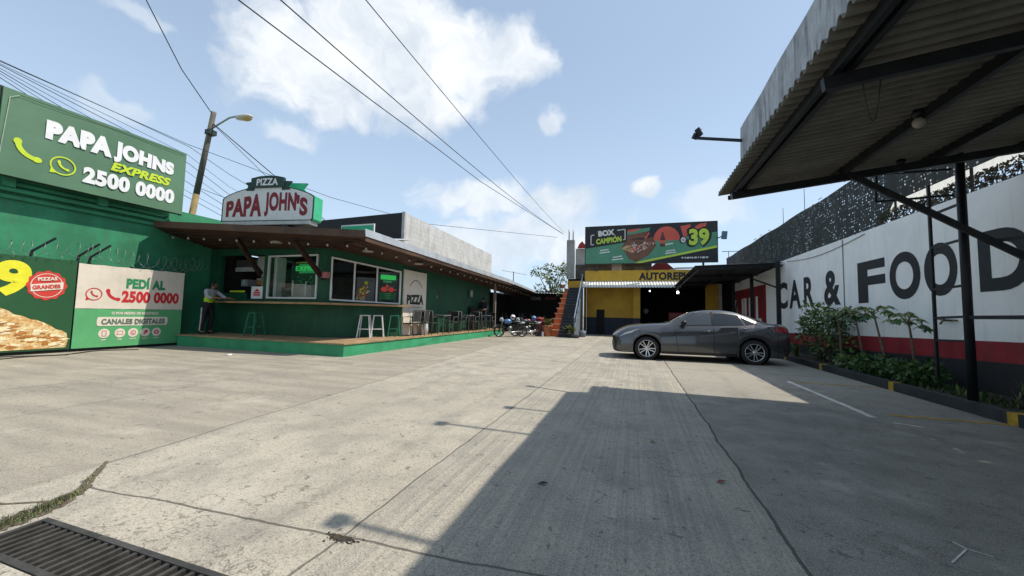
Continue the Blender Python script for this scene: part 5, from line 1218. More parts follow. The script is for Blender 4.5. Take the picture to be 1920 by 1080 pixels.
for i, (x, y, lab) in enumerate(((.18,4.03,'curled dry leaf lying on the raked concrete in the shade'), (-.62,2.75,'small dark leaf near the left edge of the canopy shadow'), (.62,3.25,'reddish dry leaf scrap near the right joint'))):
    mb = MB(); a = random.uniform(0,PI); d = Vector((math.cos(a),math.sin(a),0)); s_ = Vector((-d.y,d.x,0)); c_ = Vector((x,y,.004))
    mb.add([c_-d*.045, c_+s_*.018+Vector((0,0,.012)), c_+d*.045+Vector((0,0,.01)), c_-s_*.018+Vector((0,0,.008))], [(0,1,2,3)], [leaf_y, pit, M('reddish leaf',(.20,.07,.05),.8)][i]); tag(mb.build('fallen_leaf', origin=c_), lab, 'leaf', 'fallen leaves on the concrete')
mb = MB(); mb.ball((4.62,10.98,.20), .07,.09,.05, wht, 7, 5); tag(mb.build('litter', origin=(4.62,10.98,.15)), 'crumpled white litter on the kerb by the low bushes', 'litter')
# pots by the stairs
terra = M('terracotta', (.36,.13,.06), .8, var=.2, vs=5)
def pot(x, y, r_, h, mat, lab, fol, seed, name='potted_plant'):
    random.seed(seed); t = thing(name, lab, 'plant', (x,y,0), 0, 'potted plants by the staircase')
    mb = MB(); mb.lathe([(0,0),(r_*.68,0),(r_*.95,h*.82),(r_*1.08,h*.84),(r_*1.08,h),(r_*.92,h),(r_*.9,h*.9),(0,h*.9)], mat, (x,y,0)); mb.build('pot', t)
    mb = MB()
    for k in range(fol[0]):
        a = random.uniform(0,2*PI); L = fol[1]*random.uniform(.6,1); leaf(mb, (x+.05*math.cos(a),y+.05*math.sin(a),h*.9+random.uniform(0,fol[2])), (math.cos(a)*.7,math.sin(a)*.7,random.uniform(.1,1.1)), (0,0,1), L, L*.32, random.choice(fol[3]))
    mb.build('foliage', t)
pot(-4.55, 20.55, .30, .62, terra, 'large terracotta pot with sparse stems at the foot of the orange steps', (40,.5,.25,[leaf_y,dry,leaf_g]), 71)
pot(-3.22, 20.35, .16, .26, M('grey pot',(.22,.21,.19),.8), 'small grey pot with a spiky plant at the right of the stairs', (44,.55,.15,[leaf_y,leaf_g,dry]), 72)
pot(-5.55, 22.3, .26, .30, M('grey pot',(.22,.21,.19),.8), 'broad leaved green plant in the shade between motorcycles and red drum', (60,.85,.35,[leaf_g,leaf_l]), 73)
# spiky stems on the stair landing side
random.seed(74); t = thing('hanging_plant', 'trailing grey green plant at the top of the orange steps', 'plant', (-4.3,23.6,2.9))
mb = MB(); crown(mb, [((-4.25,23.5,3.15),(.28,.2,.35)),((-4.45,23.3,2.75),(.22,.2,.4)),((-4.1,23.6,3.5),(.2,.2,.25))], 70, .15, .05, [leaf_g, leaf_y, dry]); mb.build('foliage', t)
mb = MB(); mb.lathe([(0,0),(.14,0),(.18,.2),(0,.2)], terra, (-4.25,23.5,2.88)); mb.build('pot', t)
# red drum and small pedestal
redd = M('red drum paint', (.26,.012,.028), .5, var=.2, vs=3)
dr = thing('red_bin', 'dark red bin standing beside the large terracotta pot', 'bin', (-4.98,20.75,0))
mb = MB(); mb.lathe([(0,.02),(.22,.02),(.24,.9),(0,.9)], redd, (-4.98,20.75,0), n=24); mb.build('body', dr)
mb = MB(); mb.lathe([(0,.90),(.26,.90),(.26,.95),(.18,1.02),(0,1.04)], redd, (-4.98,20.75,0), n=24); mb.build('lid', dr)
mb = MB(); mb.lathe([(0,0),(.10,0),(.07,.04),(.06,.22),(.10,.26),(0,.26)], wht, (-4.72,20.3,0)); tag(mb.build('pedestal', origin=(-4.72,20.3,0)), 'small white pedestal in front of the red bin', 'pedestal')
mb = MB(); mb.lathe([(0,0),(.17,0),(.22,.34),(.20,.34),(.16,.03),(0,.03)], M('blue grey bucket',(.12,.15,.18),.5), (-2.72,21.4,0), n=18); mb.tube([(-2.94,21.4,.33),(-2.72,21.4,.5),(-2.50,21.4,.33)], .008, blk, 6); tag(mb.build('bucket', origin=(-2.72,21.4,0)), 'blue grey bucket on the ground right of the staircase', 'bucket')
mb = MB(); mb.lathe([(.10,.0),(.24,.0),(.29,.04),(.29,.13),(.24,.17),(.10,.17),(.10,0)], M('tyre rubber',(.022,.022,.022),.85), (-3.02,20.25,0)); tag(mb.build('loose_tyre', origin=(-3.02,20.25,0)), 'old black tyre lying by the foot of the handrail', 'tyre')
# ================================================================== parked sedan
def car_paint():
    m, g = new_mat('grey metallic paint'); pos = g.n('ShaderNodeTexCoord').outputs['Object']
    fl_ = g.noise(pos, 700, 1, .5); c = g.mix(g.ramp(fl_, .4, .6), (.065,.065,.068), (.09,.09,.093))
    du = g.m('MULTIPLY', g.ramp(g.noise(pos, 3, 4, .6), .4, .8), .12); c = g.mix(du, c, (.16,.145,.12))
    principled(g, c, .26, .6, spec=.5, Coat_Weight=1.0, Coat_Roughness=.05); return m
paint = car_paint()
cglass = M('tinted car glass', (.012,.015,.016), .05, 0, 0, spec=.9); trim = M('black car trim', (.012,.012,.013), .4); rubber = M('tyre rubber', (.022,.022,.022), .85); rimm = M('bright alloy', (.62,.62,.63), .25, .85, .05); darkw = M('wheel arch black', (.006,.006,.006), .9)
hl = M('headlight glass', (.40,.42,.42), .08, .2); tl_ = M('tail light red', (.22,.006,.010), .15, spec=.7); chrome = M('chrome', (.6,.6,.6), .15, 1.0, 0)
ST = [ # s, zb, w, zbelt, y5, (y6,z6), (y7,z7), z9
 (0.00,.26,.52,.60,.46,(.40,.635),(.30,.655),.67), (.06,.21,.68,.66,.60,(.52,.70),(.38,.725),.74), (.20,.19,.80,.73,.72,(.62,.785),(.46,.815),.835), (.45,.19,.865,.80,.785,(.68,.885),(.52,.925),.94),
 (.93,.19,.893,.875,.815,(.725,.955),(.58,.995),1.01), (1.48,.19,.897,.91,.825,(.752,.985),(.63,1.03),1.05), (1.76,.19,.897,.932,.83,(.772,.975),(.672,1.125),1.165), (2.03,.19,.897,.945,.832,(.782,.982),(.622,1.262),1.305),
 (2.28,.19,.897,.953,.833,(.787,.988),(.585,1.362),1.405), (2.56,.19,.897,.96,.833,(.788,.994),(.570,1.402),1.447), (2.88,.19,.897,.968,.833,(.787,1.0),(.562,1.402),1.452), (3.20,.19,.897,.98,.832,(.782,1.01),(.556,1.368),1.42),
 (3.53,.19,.896,.996,.828,(.770,1.025),(.556,1.285),1.335), (3.86,.20,.893,1.012,.815,(.742,1.043),(.565,1.165),1.205), (4.09,.21,.885,1.02,.79,(.712,1.056),(.57,1.085),1.108), (4.25,.23,.865,1.02,.755,(.675,1.062),(.53,1.085),1.098),
 (4.42,.26,.81,1.005,.69,(.61,1.052),(.46,1.075),1.085), (4.52,.30,.70,.96,.60,(.52,1.01),(.38,1.03),1.04), (4.58,.36,.56,.88,.50,(.42,.92),(.32,.935),.94)]
WS, WR, WZ = (.93, 3.63), .325, .325
def pch(xs, ys, x):
    n = len(xs)
    if x <= xs[0]: return ys[0]
    if x >= xs[-1]: return ys[-1]
    i = max(k for k in range(n-1) if xs[k] <= x)
    h = xs[i+1]-xs[i]; d = lambda k: (ys[k+1]-ys[k])/(xs[k+1]-xs[k])
    def m_(k):
        if k == 0: return d(0)
        if k == n-1: return d(n-2)
        a, b = d(k-1), d(k)
        return 0 if a*b <= 0 else 2*a*b/(a+b)
    t = (x-xs[i])/h; a, b = m_(i)*h, m_(i+1)*h
    return ys[i]*(2*t**3-3*t*t+1) + a*(t**3-2*t*t+t) + ys[i+1]*(-2*t**3+3*t*t) + b*(t**3-t*t)
SX = [q[0] for q in ST]
def sec(s):
    I = lambda f_: pch(SX, [f_(q) for q in ST], s)
    zb, w, zt, y5 = I(lambda q: q[1]), I(lambda q: q[2]), I(lambda q: q[3]), I(lambda q: q[4])
    y6, z6, y7, z7, z9 = I(lambda q: q[5][0]), I(lambda q: q[5][1]), I(lambda q: q[6][0]), I(lambda q: q[6][1]), I(lambda q: q[7])
    arch = 0
    for c in WS:
        d = abs(s-c)
        if d < .375: arch = max(arch, WZ + math.sqrt(max(0, .375**2-d*d)))
    zb = max(zb, arch); H = zt-zb
    fl = .012 if arch > .2 else 0
    return [(w*.55, zb+.02), (w-.035, zb), (w-.008+fl, zb+H*.10), (w+fl, zb+H*.36), (w-.012+fl*.5, zb+H*.62), (w-.030, zb+H*.80), (y5, zt), (y6, z6), ((y6*.52+y7*.48)+.012, z6*.52+z7*.48+.004), (y7, z7), (y7*.86, z7*.42+z9*.58), (y7*.5, z9-.006), (0, z9)]
NR = 13
ss = sorted(set([q[0] for q in ST] + [c+.375*math.sin(PI/2*k/9) for c in WS for k in range(-9,10)] + [c+sg*.3755 for c in WS for sg in (-1,1)] + [i*.12 for i in range(39) if i*.12 < 4.58]))
ss = [a for a, b in zip(ss, ss[1:]+[9]) if b-a > .0004]
def P3(s, r, side=-1, off=0.):
    """point on the body: row r (real) at station s; off = outward"""
    S_ = sec(s); i = min(int(r), NR-2); t = r-i; y = S_[i][0]*(1-t)+S_[i+1][0]*t; z = S_[i][1]*(1-t)+S_[i+1][1]*t
    if off:
        dy = S_[i+1][0]-S_[i][0]; dz = S_[i+1][1]-S_[i][1]; L = math.hypot(dy,dz) or 1; y += dz/L*off; z += -dy/L*off
    return Vector((s-2.29, y*side, z))
car = thing('parked_car', 'dark grey four door sedan parked by the planting bed with bright alloy wheels', 'car', (1.665, 12.40, 0), R(3.4))
mb = MB()
for side in (-1, 1):
    vs = [P3(s, r, side) for s in ss for r in range(NR)]
    fs = []
    for i in range(len(ss)-1):
        for r in range(NR-1):
            q = (i*NR+r, (i+1)*NR+r, (i+1)*NR+r+1, i*NR+r+1); fs.append(q if side < 0 else q[::-1])
    fs.append(tuple(range(NR)) if side > 0 else tuple(range(NR))[::-1]); k = (len(ss)-1)*NR
    fs.append(tuple(k+r for r in range(NR)) if side < 0 else tuple(k+r for r in range(NR))[::-1])
    mb.add(vs, fs, paint, True)
body = mb.build('body', car, local=True)
bm = bmesh.new(); bm.from_mesh(body.data); bmesh.ops.remove_doubles(bm, verts=bm.verts, dist=.0005); bm.to_mesh(body.data); bm.free()
es = body.modifiers.new('edges', 'EDGE_SPLIT'); es.split_angle = R(42)
mb = MB(); mb.box(-2.05,2.1,-.55,.55,.17,.24,darkw)
for c in WS:
    for sd_ in (-1,1): mb.lathe([(.0,-.30),(.385,-.30),(.385,.0)], darkw, (c-2.29, sd_*.84, WZ), 'y') if sd_ > 0 else mb.lathe([(.385,.0),(.385,.30),(.0,.30)], darkw, (c-2.29, -.84, WZ), 'y')
mb.build('underbody', car, local=True)
def patch(name, s0, s1, r0, r1, mat, off=.004, side=-1, nu=14, nv=5, parent=car, shape=None):
    mb = MB()
    def fn(u, v):
        a = s0(v) if callable(s0) else s0; b = s1(v) if callable(s1) else s1
        s = a+(b-a)*u; lo = r0(u) if callable(r0) else r0; hi = r1(u) if callable(r1) else r1
        return P3(s, lo+(hi-lo)*v, side, off)
    mb.grid(fn, nu, nv, mat); o = mb.build(name, parent, local=True); return o
for side in (-1, 1):
    # side glass: rows 7..9
    patch('side_window', lambda v: 1.70+.56*v, lambda v: 2.62+.0*v, 7.16, lambda u: 8.10+.62*min(1,u*2.2), M('lightened front glass', (.055,.06,.064), .05, 0, 0, spec=.9), .006, side)  # front pane colour lightened to stand for reflection and the paler cabin behind
    patch('side_window', lambda v: 2.70, lambda v: 3.44-.12*v, 7.16, 8.72, cglass, .006, side)
    patch('side_window', lambda v: 3.47-.10*v, lambda v: 3.76-.32*v, lambda u: 7.12+.30*u, lambda u: 8.70-.30*u, cglass, .006, side, 6)
    patch('window_trim', 1.64, 3.84, 6.93, 7.09, trim, .007, side, 40, 1)
    patch('window_trim', 2.63, 2.69, 7.1, 8.9, trim, .0065, side, 1, 4)
    patch('headlight', lambda v: .16+.16*v, lambda v: .58+.16*v, lambda u: 5.0+.55*u, lambda u: 5.75+.35*u, hl, .005, side)
    patch('tail_light', lambda v: 4.12+.06*v, lambda v: 4.44, lambda u: 5.2-.25*u, lambda u: 6.05, tl_, .005, side)
    for s in (1.66, 2.655, 3.44):
        patch('door_seam', (lambda v, s=s: s+(.10*(1-v)**2 if s < 2 else 0)-(.26*(1-v)**2 if s > 3 else 0)), (lambda v, s=s: s+.011+(.10*(1-v)**2 if s < 2 else 0)-(.26*(1-v)**2 if s > 3 else 0)), 2.0, 6.9, darkw, .002, side, 1, 14)
    for s, r0_, r1_ in ((.74,1.2,5.6), (4.18,1.2,5.2)):
        patch('bumper_seam', s, s+.010, r0_, r1_, darkw, .002, side, 1, 12)
    mb = MB(); c_ = [P3(3.98+.075*math.cos(t), 5.0+.85*math.sin(t), side, .003) for t in (2*PI*i/20 for i in range(21))]; mb.tube(c_, .0035, darkw, 4, False); mb.build('fuel_flap', car, local=True)
    for s in (2.38, 3.26):
        mb = MB(); a = P3(s,5.25,side,.028); b = P3(s+.20,5.28,side,.028); mb.tube([P3(s,5.25,side,.0), a.lerp(b,.08), a.lerp(b,.92), P3(s+.20,5.28,side,0)], .013, paint, 8); mb.build('door_handle', car, local=True)
    mb = MB(); q = P3(1.90,7.15,side,.10); mb.ball(q+Vector((0,0,.035)), .075,.105,.07, trim, 12, 8); mb.bar(P3(1.90,7.05,side,0), q, .04,.03, trim); mb.build('mirror', car, local=True)
    patch('sill', 1.33, 3.22, 1.05, 2.0, trim, .006, side, 20, 1)
def cross(name, s_of, rows, mat, off):
    mb = MB()
    def fn(u, v):
        y = 2*u-1; side = -1 if y < 0 else 1; r = 12-(12-rows)*abs(y); s = s_of(v, abs(y)); return P3(s, min(r,11.999), side, off)
    mb.grid(fn, 16, 8, mat); return mb.build(name, car, local=True)
cross('windscreen', lambda v, a: 1.59+.65*v+.05*a*(1-v), 9.15, cglass, .005)
cross('rear_window', lambda v, a: 4.07-.68*v-.05*a*(1-v), 9.15, cglass, .005)
for s0, s1, r0, r1, nm, mt in ((.0,.10,2.0,4.3,'grille',trim),(.02,.16,.9,1.9,'lower_grille',trim)):
    for side in (-1,1): patch(nm, s0+.002, s1, r0, r1, mt, .005, side, 6, 3)
mb = MB(); mb.bar((-2.297,-.44,.57),(-2.297,.44,.57),.012,.03,chrome); mb.bar((-2.30,-.26,.40),(-2.30,.26,.40),.012,.11,wht); mb.build('front_plate', car, local=True)
for c in WS:
    for side in (-1, 1):
        w = thing('wheel', '', '', (c-2.29, side*.80, WZ)); del w['label']; del w['category']; w.parent = car
        mb = MB(); sg = side
        prof = [(.235,.095),(.27,.105),(.305,.10),(.322,.075),(.325,.0),(.322,-.075),(.305,-.10),(.235,-.10)]
        mb.lathe([(r_,h*sg) for r_,h in prof] if sg > 0 else [(r_,h*sg) for r_,h in prof][::-1], rubber, (0,0,0), 'y', 36); mb.build('tyre', w, local=True)
        mb = MB(); rp = [(.237,.09),(.232,.097),(.222,.095),(.214,.06),(.205,-.06),(0,-.06)]
        mb.lathe([(r_,h*sg) for r_,h in rp[:4]] if sg > 0 else [(r_,h*sg) for r_,h in rp[:4]][::-1], rimm, (0,0,0), 'y', 36)
        mb.lathe([(.214,.02*sg),(0,.02*sg)], darkw, (0,0,0), 'y', 36)
        for k in range(10):
            a = 2*PI*k/10+.1; a2 = a+(.10 if k % 2 else -.10); d0 = Vector((math.cos(a),0,math.sin(a))); d1 = Vector((math.cos(a2),0,math.sin(a2)))
            mb.bar(d0*.045+Vector((0,.075*sg,0)), d1*.225+Vector((0,.088*sg,0)), .026, .022, rimm, up=(0,1,0))
        mb.lathe([(.0,.092*sg),(.045,.088*sg),(.062,.07*sg),(.062,.03*sg)] if sg < 0 else [(.062,.03),(.062,.07),(.045,.088),(0,.092)], rimm, (0,0,0), 'y', 20); mb.build('rim', w, local=True)

# ================================================================== people
def skin(name, nodes, edges, mats, parent=None, sub=1, root=None, smooth=True, face_mat=None):
    names = list(nodes); me = bpy.data.meshes.new(name); me.from_pydata([nodes[k][0] for k in names], [(names.index(a), names.index(b)) for a, b in edges], [])
    ob = bpy.data.objects.new(name, me); COL.objects.link(ob)
    sm = ob.modifiers.new('skin', 'SKIN'); sm.use_smooth_shade = smooth
    for i, k in enumerate(names):
        r_ = nodes[k][1]; sv = me.skin_vertices[0].data[i]; sv.radius = r_ if isinstance(r_, tuple) else (r_, r_); sv.use_root = (k == (root or names[0]))
    if sub: s_ = ob.modifiers.new('sub', 'SUBSURF'); s_.levels = s_.render_levels = sub
    dg = bpy.context.evaluated_depsgraph_get(); m2 = bpy.data.meshes.new_from_object(ob.evaluated_get(dg)); ob.modifiers.clear(); ob.data = m2; bpy.data.meshes.remove(me)
    m2.materials.clear()
    for m_ in mats: m2.materials.append(m_)
    if face_mat:
        for p_ in m2.polygons: p_.material_index = face_mat(p_.center)
    for p_ in m2.polygons: p_.use_smooth = True
    if parent is not None: ob.parent = parent
    return ob
skin_t = M('brown skin', (.22,.11,.065), .55, var=.1); hair_m = M('black hair', (.010,.009,.008), .6); trou = M('black trousers', (.010,.010,.013), .8); hiviz = M('lime safety vest', (.36,.62,.03), .6, var=.1); greysl = M('grey shirt', (.34,.35,.38), .8, var=.1); refl = M('pale trouser stripe', (.5,.5,.48), .5)
darkcl = M('dark dress cloth', (.016,.017,.022), .85); navycl = M('navy trousers cloth', (.014,.018,.032), .85); shoe = M('black shoe', (.012,.012,.012), .5)
def hand_nodes(nodes, edges, wrist, w, d, side, up):
    """palm and five separate bent fingers from the wrist along d"""
    d = Vector(d).normalized(); s_ = Vector(side).normalized(); u = Vector(up).normalized(); w0 = Vector(w)
    nodes[wrist+'_p'] = (w0+d*.07, (.036,.016)); edges.append((wrist, wrist+'_p'))
    for i, (off, L) in enumerate(((-.030,.072),(-.010,.082),(.010,.078),(.029,.062))):
        a = w0+d*.095+s_*off; b = a+d*L*.55-u*.006; c = b+d*L*.42-u*.025
        for k, q in zip('abc', (a,b,c)): nodes[f'{wrist}_{i}{k}'] = (q, {'a':.0095,'b':.0085,'c':.0075}[k])
        edges += [(wrist+'_p', f'{wrist}_{i}a'), (f'{wrist}_{i}a', f'{wrist}_{i}b'), (f'{wrist}_{i}b', f'{wrist}_{i}c')]
    t0 = w0+d*.035+s_*(-.040)-u*.008; t1 = t0+d*.035-s_*.018-u*.012; t2 = t1+d*.03-s_*.004-u*.008
    for k, q, r_ in zip('abc', (t0,t1,t2), (.012,.0105,.009)): nodes[f'{wrist}_t{k}'] = (q, r_)
    edges += [(wrist, f'{wrist}_ta'), (f'{wrist}_ta', f'{wrist}_tb'), (f'{wrist}_tb', f'{wrist}_tc')]
def face(parent, c, fwd, hr, mat, hair, long_=False):
    """features on the head and a hair cap, parented to the person"""
    f_ = Vector(fwd).normalized(); s_ = Vector((-f_.y,f_.x,0)).normalized(); c = Vector(c); u = Vector((0,0,1))
    mb = MB(); mb.ball(c+f_*.098-u*.012, .016,.016,.024, mat, 8, 6)
    for sg in (-1,1): mb.ball(c+s_*sg*.075-u*.01-f_*.01, .014,.014,.03, mat, 8, 6)
    mb.build('nose_and_ears', parent)
    mb = MB()
    for sg in (-1,1): mb.ball(c+f_*.086+s_*sg*.032+u*.014, .012,.012,.008, hair, 6, 5)
    mb.bar(c+f_*.090-u*.052-s_*.022, c+f_*.090-u*.052+s_*.022, .010, .009, M('lip colour',(.20,.07,.06),.5)); mb.build('eyes_and_mouth', parent)
    mb = MB(); mb.ball(c-f_*.016+u*.030, .090,.090,.100, hair, 14, 9)
    if long_: mb.ball(c-f_*.075-u*.08, .06,.075,.13, hair, 10, 8)
    mb.build('hair', parent)
def person(loc, rz, lab, pose, group=None):
    t = thing('person', lab, 'person', loc, rz, group)
    J = pose['J']; nodes = {}; edges = []
    spine = [('pelvis',(.155,.10)),('waist',(.135,.092)),('chest',(.165,.105)),('neckb',(.085,.07)),('neck',(.052,.055)),('head0',(.070,.080)),('head1',(.078,.095)),('head2',(.055,.065))]
    for k, r_ in spine: nodes[k] = (Vector(J[k]), r_)
    edges += list(zip([k for k,_ in spine], [k for k,_ in spine][1:]))
    for sd_ in 'LR':
        for k, r_ in (('hip',.088),('knee',.058),('calf',.056),('ankle',.040),('toe',(.040,.03)),('sho',.068),('elb',.044),('fore',.040),('wri',.028)): nodes[k+sd_] = (Vector(J[k+sd_]), r_)
        edges += [('pelvis','hip'+sd_),('hip'+sd_,'knee'+sd_),('knee'+sd_,'calf'+sd_),('calf'+sd_,'ankle'+sd_),('ankle'+sd_,'toe'+sd_),('chest','sho'+sd_),('sho'+sd_,'elb'+sd_),('elb'+sd_,'fore'+sd_),('fore'+sd_,'wri'+sd_)]
        dw = (Vector(J['wri'+sd_])-Vector(J['elb'+sd_])).normalized(); hand_nodes(nodes, edges, 'wri'+sd_, J['wri'+sd_], dw, pose['palm_side'+sd_], pose['palm_up'])
    skin('body', nodes, edges, [skin_t], t, 1, 'pelvis')
    def cloth(nm, keys, es, scale, mat):
        n_ = {k: (nodes[k][0], tuple(q*scale+.008 for q in (nodes[k][1] if isinstance(nodes[k][1], tuple) else (nodes[k][1],)*2))) for k in keys}
        return skin(nm, n_, es, [mat], t, 1, keys[0])
    cloth('trousers', ['pelvis','hipL','kneeL','calfL','ankleL','hipR','kneeR','calfR','ankleR','waist'], [('pelvis','hipL'),('hipL','kneeL'),('kneeL','calfL'),('calfL','ankleL'),('pelvis','hipR'),('hipR','kneeR'),('kneeR','calfR'),('calfR','ankleR'),('pelvis','waist')], 1.10, pose['trousers'])
    cloth('shirt', ['chest','waist','pelvis','neckb','shoL','elbL','foreL','shoR','elbR','foreR'], [('chest','waist'),('waist','pelvis'),('chest','neckb'),('chest','shoL'),('shoL','elbL'),('elbL','foreL'),('chest','shoR'),('shoR','elbR'),('elbR','foreR')], 1.08, pose['shirt'])
    if pose.get('vest'):
        cloth('vest', ['chest','waist','pelvis'], [('chest','waist'),('waist','pelvis')], 1.30, pose['vest'])
    for sd_ in 'LR':
        mb = MB(); a = Vector(J['ankle'+sd_]); b = Vector(J['toe'+sd_]); mb.ball(a.lerp(b,.5)+Vector((0,0,-.035)), abs((b-a).x)*.62+.055, abs((b-a).y)*.62+.055, .05, shoe, 10, 7); mb.build('shoe', t, local=True)
    mb = None
    face_p = t
    return t, J
def local_face(t, J, fwd, long_=False):
    c = (Vector(J['head0'])+Vector(J['head1']))*.5
    # MB.build(parent) subtracts the parent's world location, so add it
    face(t, c + t.location, fwd, .09, skin_t, hair_m, long_)
# guard leaning over the counter, facing +X and a little +Y
GJ = dict(pelvis=(0,0,.93), waist=(.02,.01,1.10), chest=(.06,.02,1.30), neckb=(.08,.03,1.42), neck=(.095,.035,1.47), head0=(.115,.04,1.53), head1=(.125,.045,1.60), head2=(.12,.045,1.67),
 hipL=(.0,.10,.87), kneeL=(.03,.12,.49), calfL=(.0,.12,.34), ankleL=(-.03,.12,.09), toeL=(.11,.14,.045), hipR=(.0,-.10,.87), kneeR=(.02,-.14,.49), calfR=(.0,-.15,.34), ankleR=(-.02,-.16,.09), toeR=(.12,-.16,.045),
 shoL=(.07,.21,1.37), elbL=(.24,.30,1.19), foreL=(.34,.32,1.17), wriL=(.48,.33,1.155), shoR=(.07,-.17,1.37), elbR=(.20,-.20,1.17), foreR=(.32,-.14,1.16), wriR=(.46,-.06,1.155))
gp, J_ = person((-13.02, 8.62, .345), R(8), 'guard in lime safety vest and black trousers leaning on the shop counter', dict(J=GJ, palm_sideL=(0,-1,0), palm_sideR=(0,1,0), palm_up=(0,0,1), trousers=trou, shirt=greysl, vest=hiviz))
local_face(gp, GJ, (1,.35,0))
mb = MB()
for y0, y1 in ((-.225,-.245),): mb.bar((.0,-.205,.84),(.01,-.218,.48),.018,.03,refl); mb.bar((.01,-.215,.48),(-.02,-.215,.12),.018,.03,refl)
mb.build('trouser_stripe', gp, local=True)
# person standing in the shade at the end of the terrace
SJ = dict(pelvis=(0,0,.93), waist=(.0,0,1.10), chest=(.0,0,1.30), neckb=(.0,0,1.42), neck=(.01,0,1.47), head0=(.02,0,1.53), head1=(.025,0,1.60), head2=(.02,0,1.67),
 hipL=(.0,.09,.87), kneeL=(.03,.10,.49), calfL=(.0,.10,.34), ankleL=(-.02,.10,.09), toeL=(.12,.12,.045), hipR=(.0,-.09,.87), kneeR=(.05,-.10,.49), calfR=(.03,-.10,.34), ankleR=(.02,-.10,.09), toeR=(.16,-.11,.045),
 shoL=(.0,.19,1.37), elbL=(.02,.25,1.10), foreL=(.12,.22,1.04), wriL=(.25,.16,1.05), shoR=(.0,-.19,1.37), elbR=(-.02,-.24,1.10), foreR=(.08,-.20,1.02), wriR=(.22,-.13,1.04))
sp_, _ = person((-7.62, 18.75, .345), R(-95), 'person in dark clothes standing in the shade at the terrace end', dict(J=SJ, palm_sideL=(0,0,1), palm_sideR=(0,0,1), palm_up=(0,1,0), trousers=navycl, shirt=darkcl))
local_face(sp_, SJ, (1,0,0), True)

# ================================================================== stools, chairs, tables
steel_w = M('white painted steel', (.62,.63,.63), .4, var=.08); steel_gn = M('green painted steel', (.02,.16,.09), .45, var=.15); steel_gr = M('grey chair metal', (.085,.09,.09), .5, .2, .2); cane = M('dark woven seat', (.032,.034,.034), .8, var=.35, vs=30); tabm = M('grey table top', (.17,.17,.16), .5, var=.15)
def make_stool(mat, lab, group):
    t = thing('bar_stool', lab, 'stool', (0,0,0), 0, group); H = .72
    mb = MB(); mb.box(-.15,.15,-.15,.15,H-.03,H,mat); mb.build('seat', t, local=True, bevel=.01)
    for sx in (-1,1):
        for sy in (-1,1):
            mb = MB(); mb.bar((sx*.20,sy*.20,0),(sx*.125,sy*.125,H-.031),.045,.03,mat); mb.build('leg', t, local=True)
    for z, k in ((.27,.175),):
        for a, b in (((-k,-k),(k,-k)),((k,-k),(k,k)),((k,k),(-k,k)),((-k,k),(-k,-k))):
            mb = MB(); mb.bar((a[0],a[1],z),(b[0],b[1],z),.02,.02,mat); mb.build('footrest', t, local=True)
    return t
ws = make_stool(steel_w, 'white steel stool nearest the corner in front of the serving windows', 'white stools on the platform'); ws.location = (-8.20,10.18,.345); ws.rotation_euler = (0,0,.5)
w2 = copy_thing(ws); w2.location = (-7.98,10.52,.345); w2.rotation_euler = (0,0,.7); w2['label'] = 'white steel stool nearer the cream PIZZA panel, right of the other white one'
gs = make_stool(steel_gn, 'green steel stool standing alone before the front counter', 'green stools on the platform'); gs.location = (-11.35,8.95,.345)
g2 = copy_thing(gs); g2.location = (-7.66,10.98,.345); g2.rotation_euler = (0,0,.6); g2['label'] = 'green steel stool against the wall right of the white stools'
def make_chair(lab):
    t = thing('terrace_chair', lab, 'chair', (0,0,0), 0, 'chairs along the terrace'); H = .46
    mb = MB(); mb.box(-.23,.23,-.22,.22,H-.04,H,cane); mb.build('seat', t, local=True, bevel=.01)
    mb = MB(); mb.grid(lambda u,v: ((u-.5)*.48, .21+.05*v+.06*(2*u-1)**2*-1, H+.04+.38*v), 8, 4, cane); mb.grid(lambda u,v: ((u-.5)*.48, .235+.05*v-.06*(2*u-1)**2, H+.04+.38*v), 8, 4, cane); mb.build('backrest', t, local=True)
    for sx in (-1,1):
        mb = MB(); mb.tube([(sx*.23,-.21,0),(sx*.235,-.20,.66),(sx*.24,.02,.68),(sx*.24,.19,.66)], .014, steel_gr, 8); mb.build('leg', t, local=True)
        mb = MB(); mb.tube([(sx*.23,.25,0),(sx*.235,.20,.45),(sx*.24,.24,.90)], .014, steel_gr, 8); mb.build('leg', t, local=True)
    mb = MB(); mb.tube([(-.24,.24,.90),(0,.27,.91),(.24,.24,.90)], .014, steel_gr, 8); mb.build('top_rail', t, local=True)
    return t
def make_table(lab):
    t = thing('terrace_table', lab, 'table', (0,0,0), 0, 'tables along the terrace')
    mb = MB(); mb.box(-.32,.32,-.32,.32,.72,.75,tabm); mb.build('tabletop', t, local=True, bevel=.006)
    for sx in (-1,1):
        for sy in (-1,1):
            mb = MB(); mb.bar((sx*.27,sy*.27,0),(sx*.27,sy*.27,.72),.035,.035,steel_gr); mb.build('leg', t, local=True)
    return t
CH = [(-7.50,11.75,-90,'grey terrace chair in front of the cream PIZZA panel, left one'), (-7.46,12.30,-80,'grey terrace chair in front of the cream PIZZA panel, right one'), (-7.45,12.95,180,'dark terrace chair right beside the white bin'), (-7.45,14.70,0,'terrace chair facing back between the first and second tables'), (-7.40,15.35,180,'terrace chair drawn up to the near side of the second table'),
      (-7.42,16.95,0,'terrace chair on the far side of the second table'), (-7.38,17.60,180,'terrace chair drawn up to the third table before the standing person'), (-7.40,19.15,0,'last terrace chair beside the pale post')]
ch0 = None
for x, y, a, lab in CH:
    c_ = make_chair(lab) if ch0 is None else copy_thing(ch0)
    ch0 = ch0 or c_; c_.location = (x,y,.345); c_.rotation_euler = (0,0,R(a)); c_['label'] = lab
tb0 = None
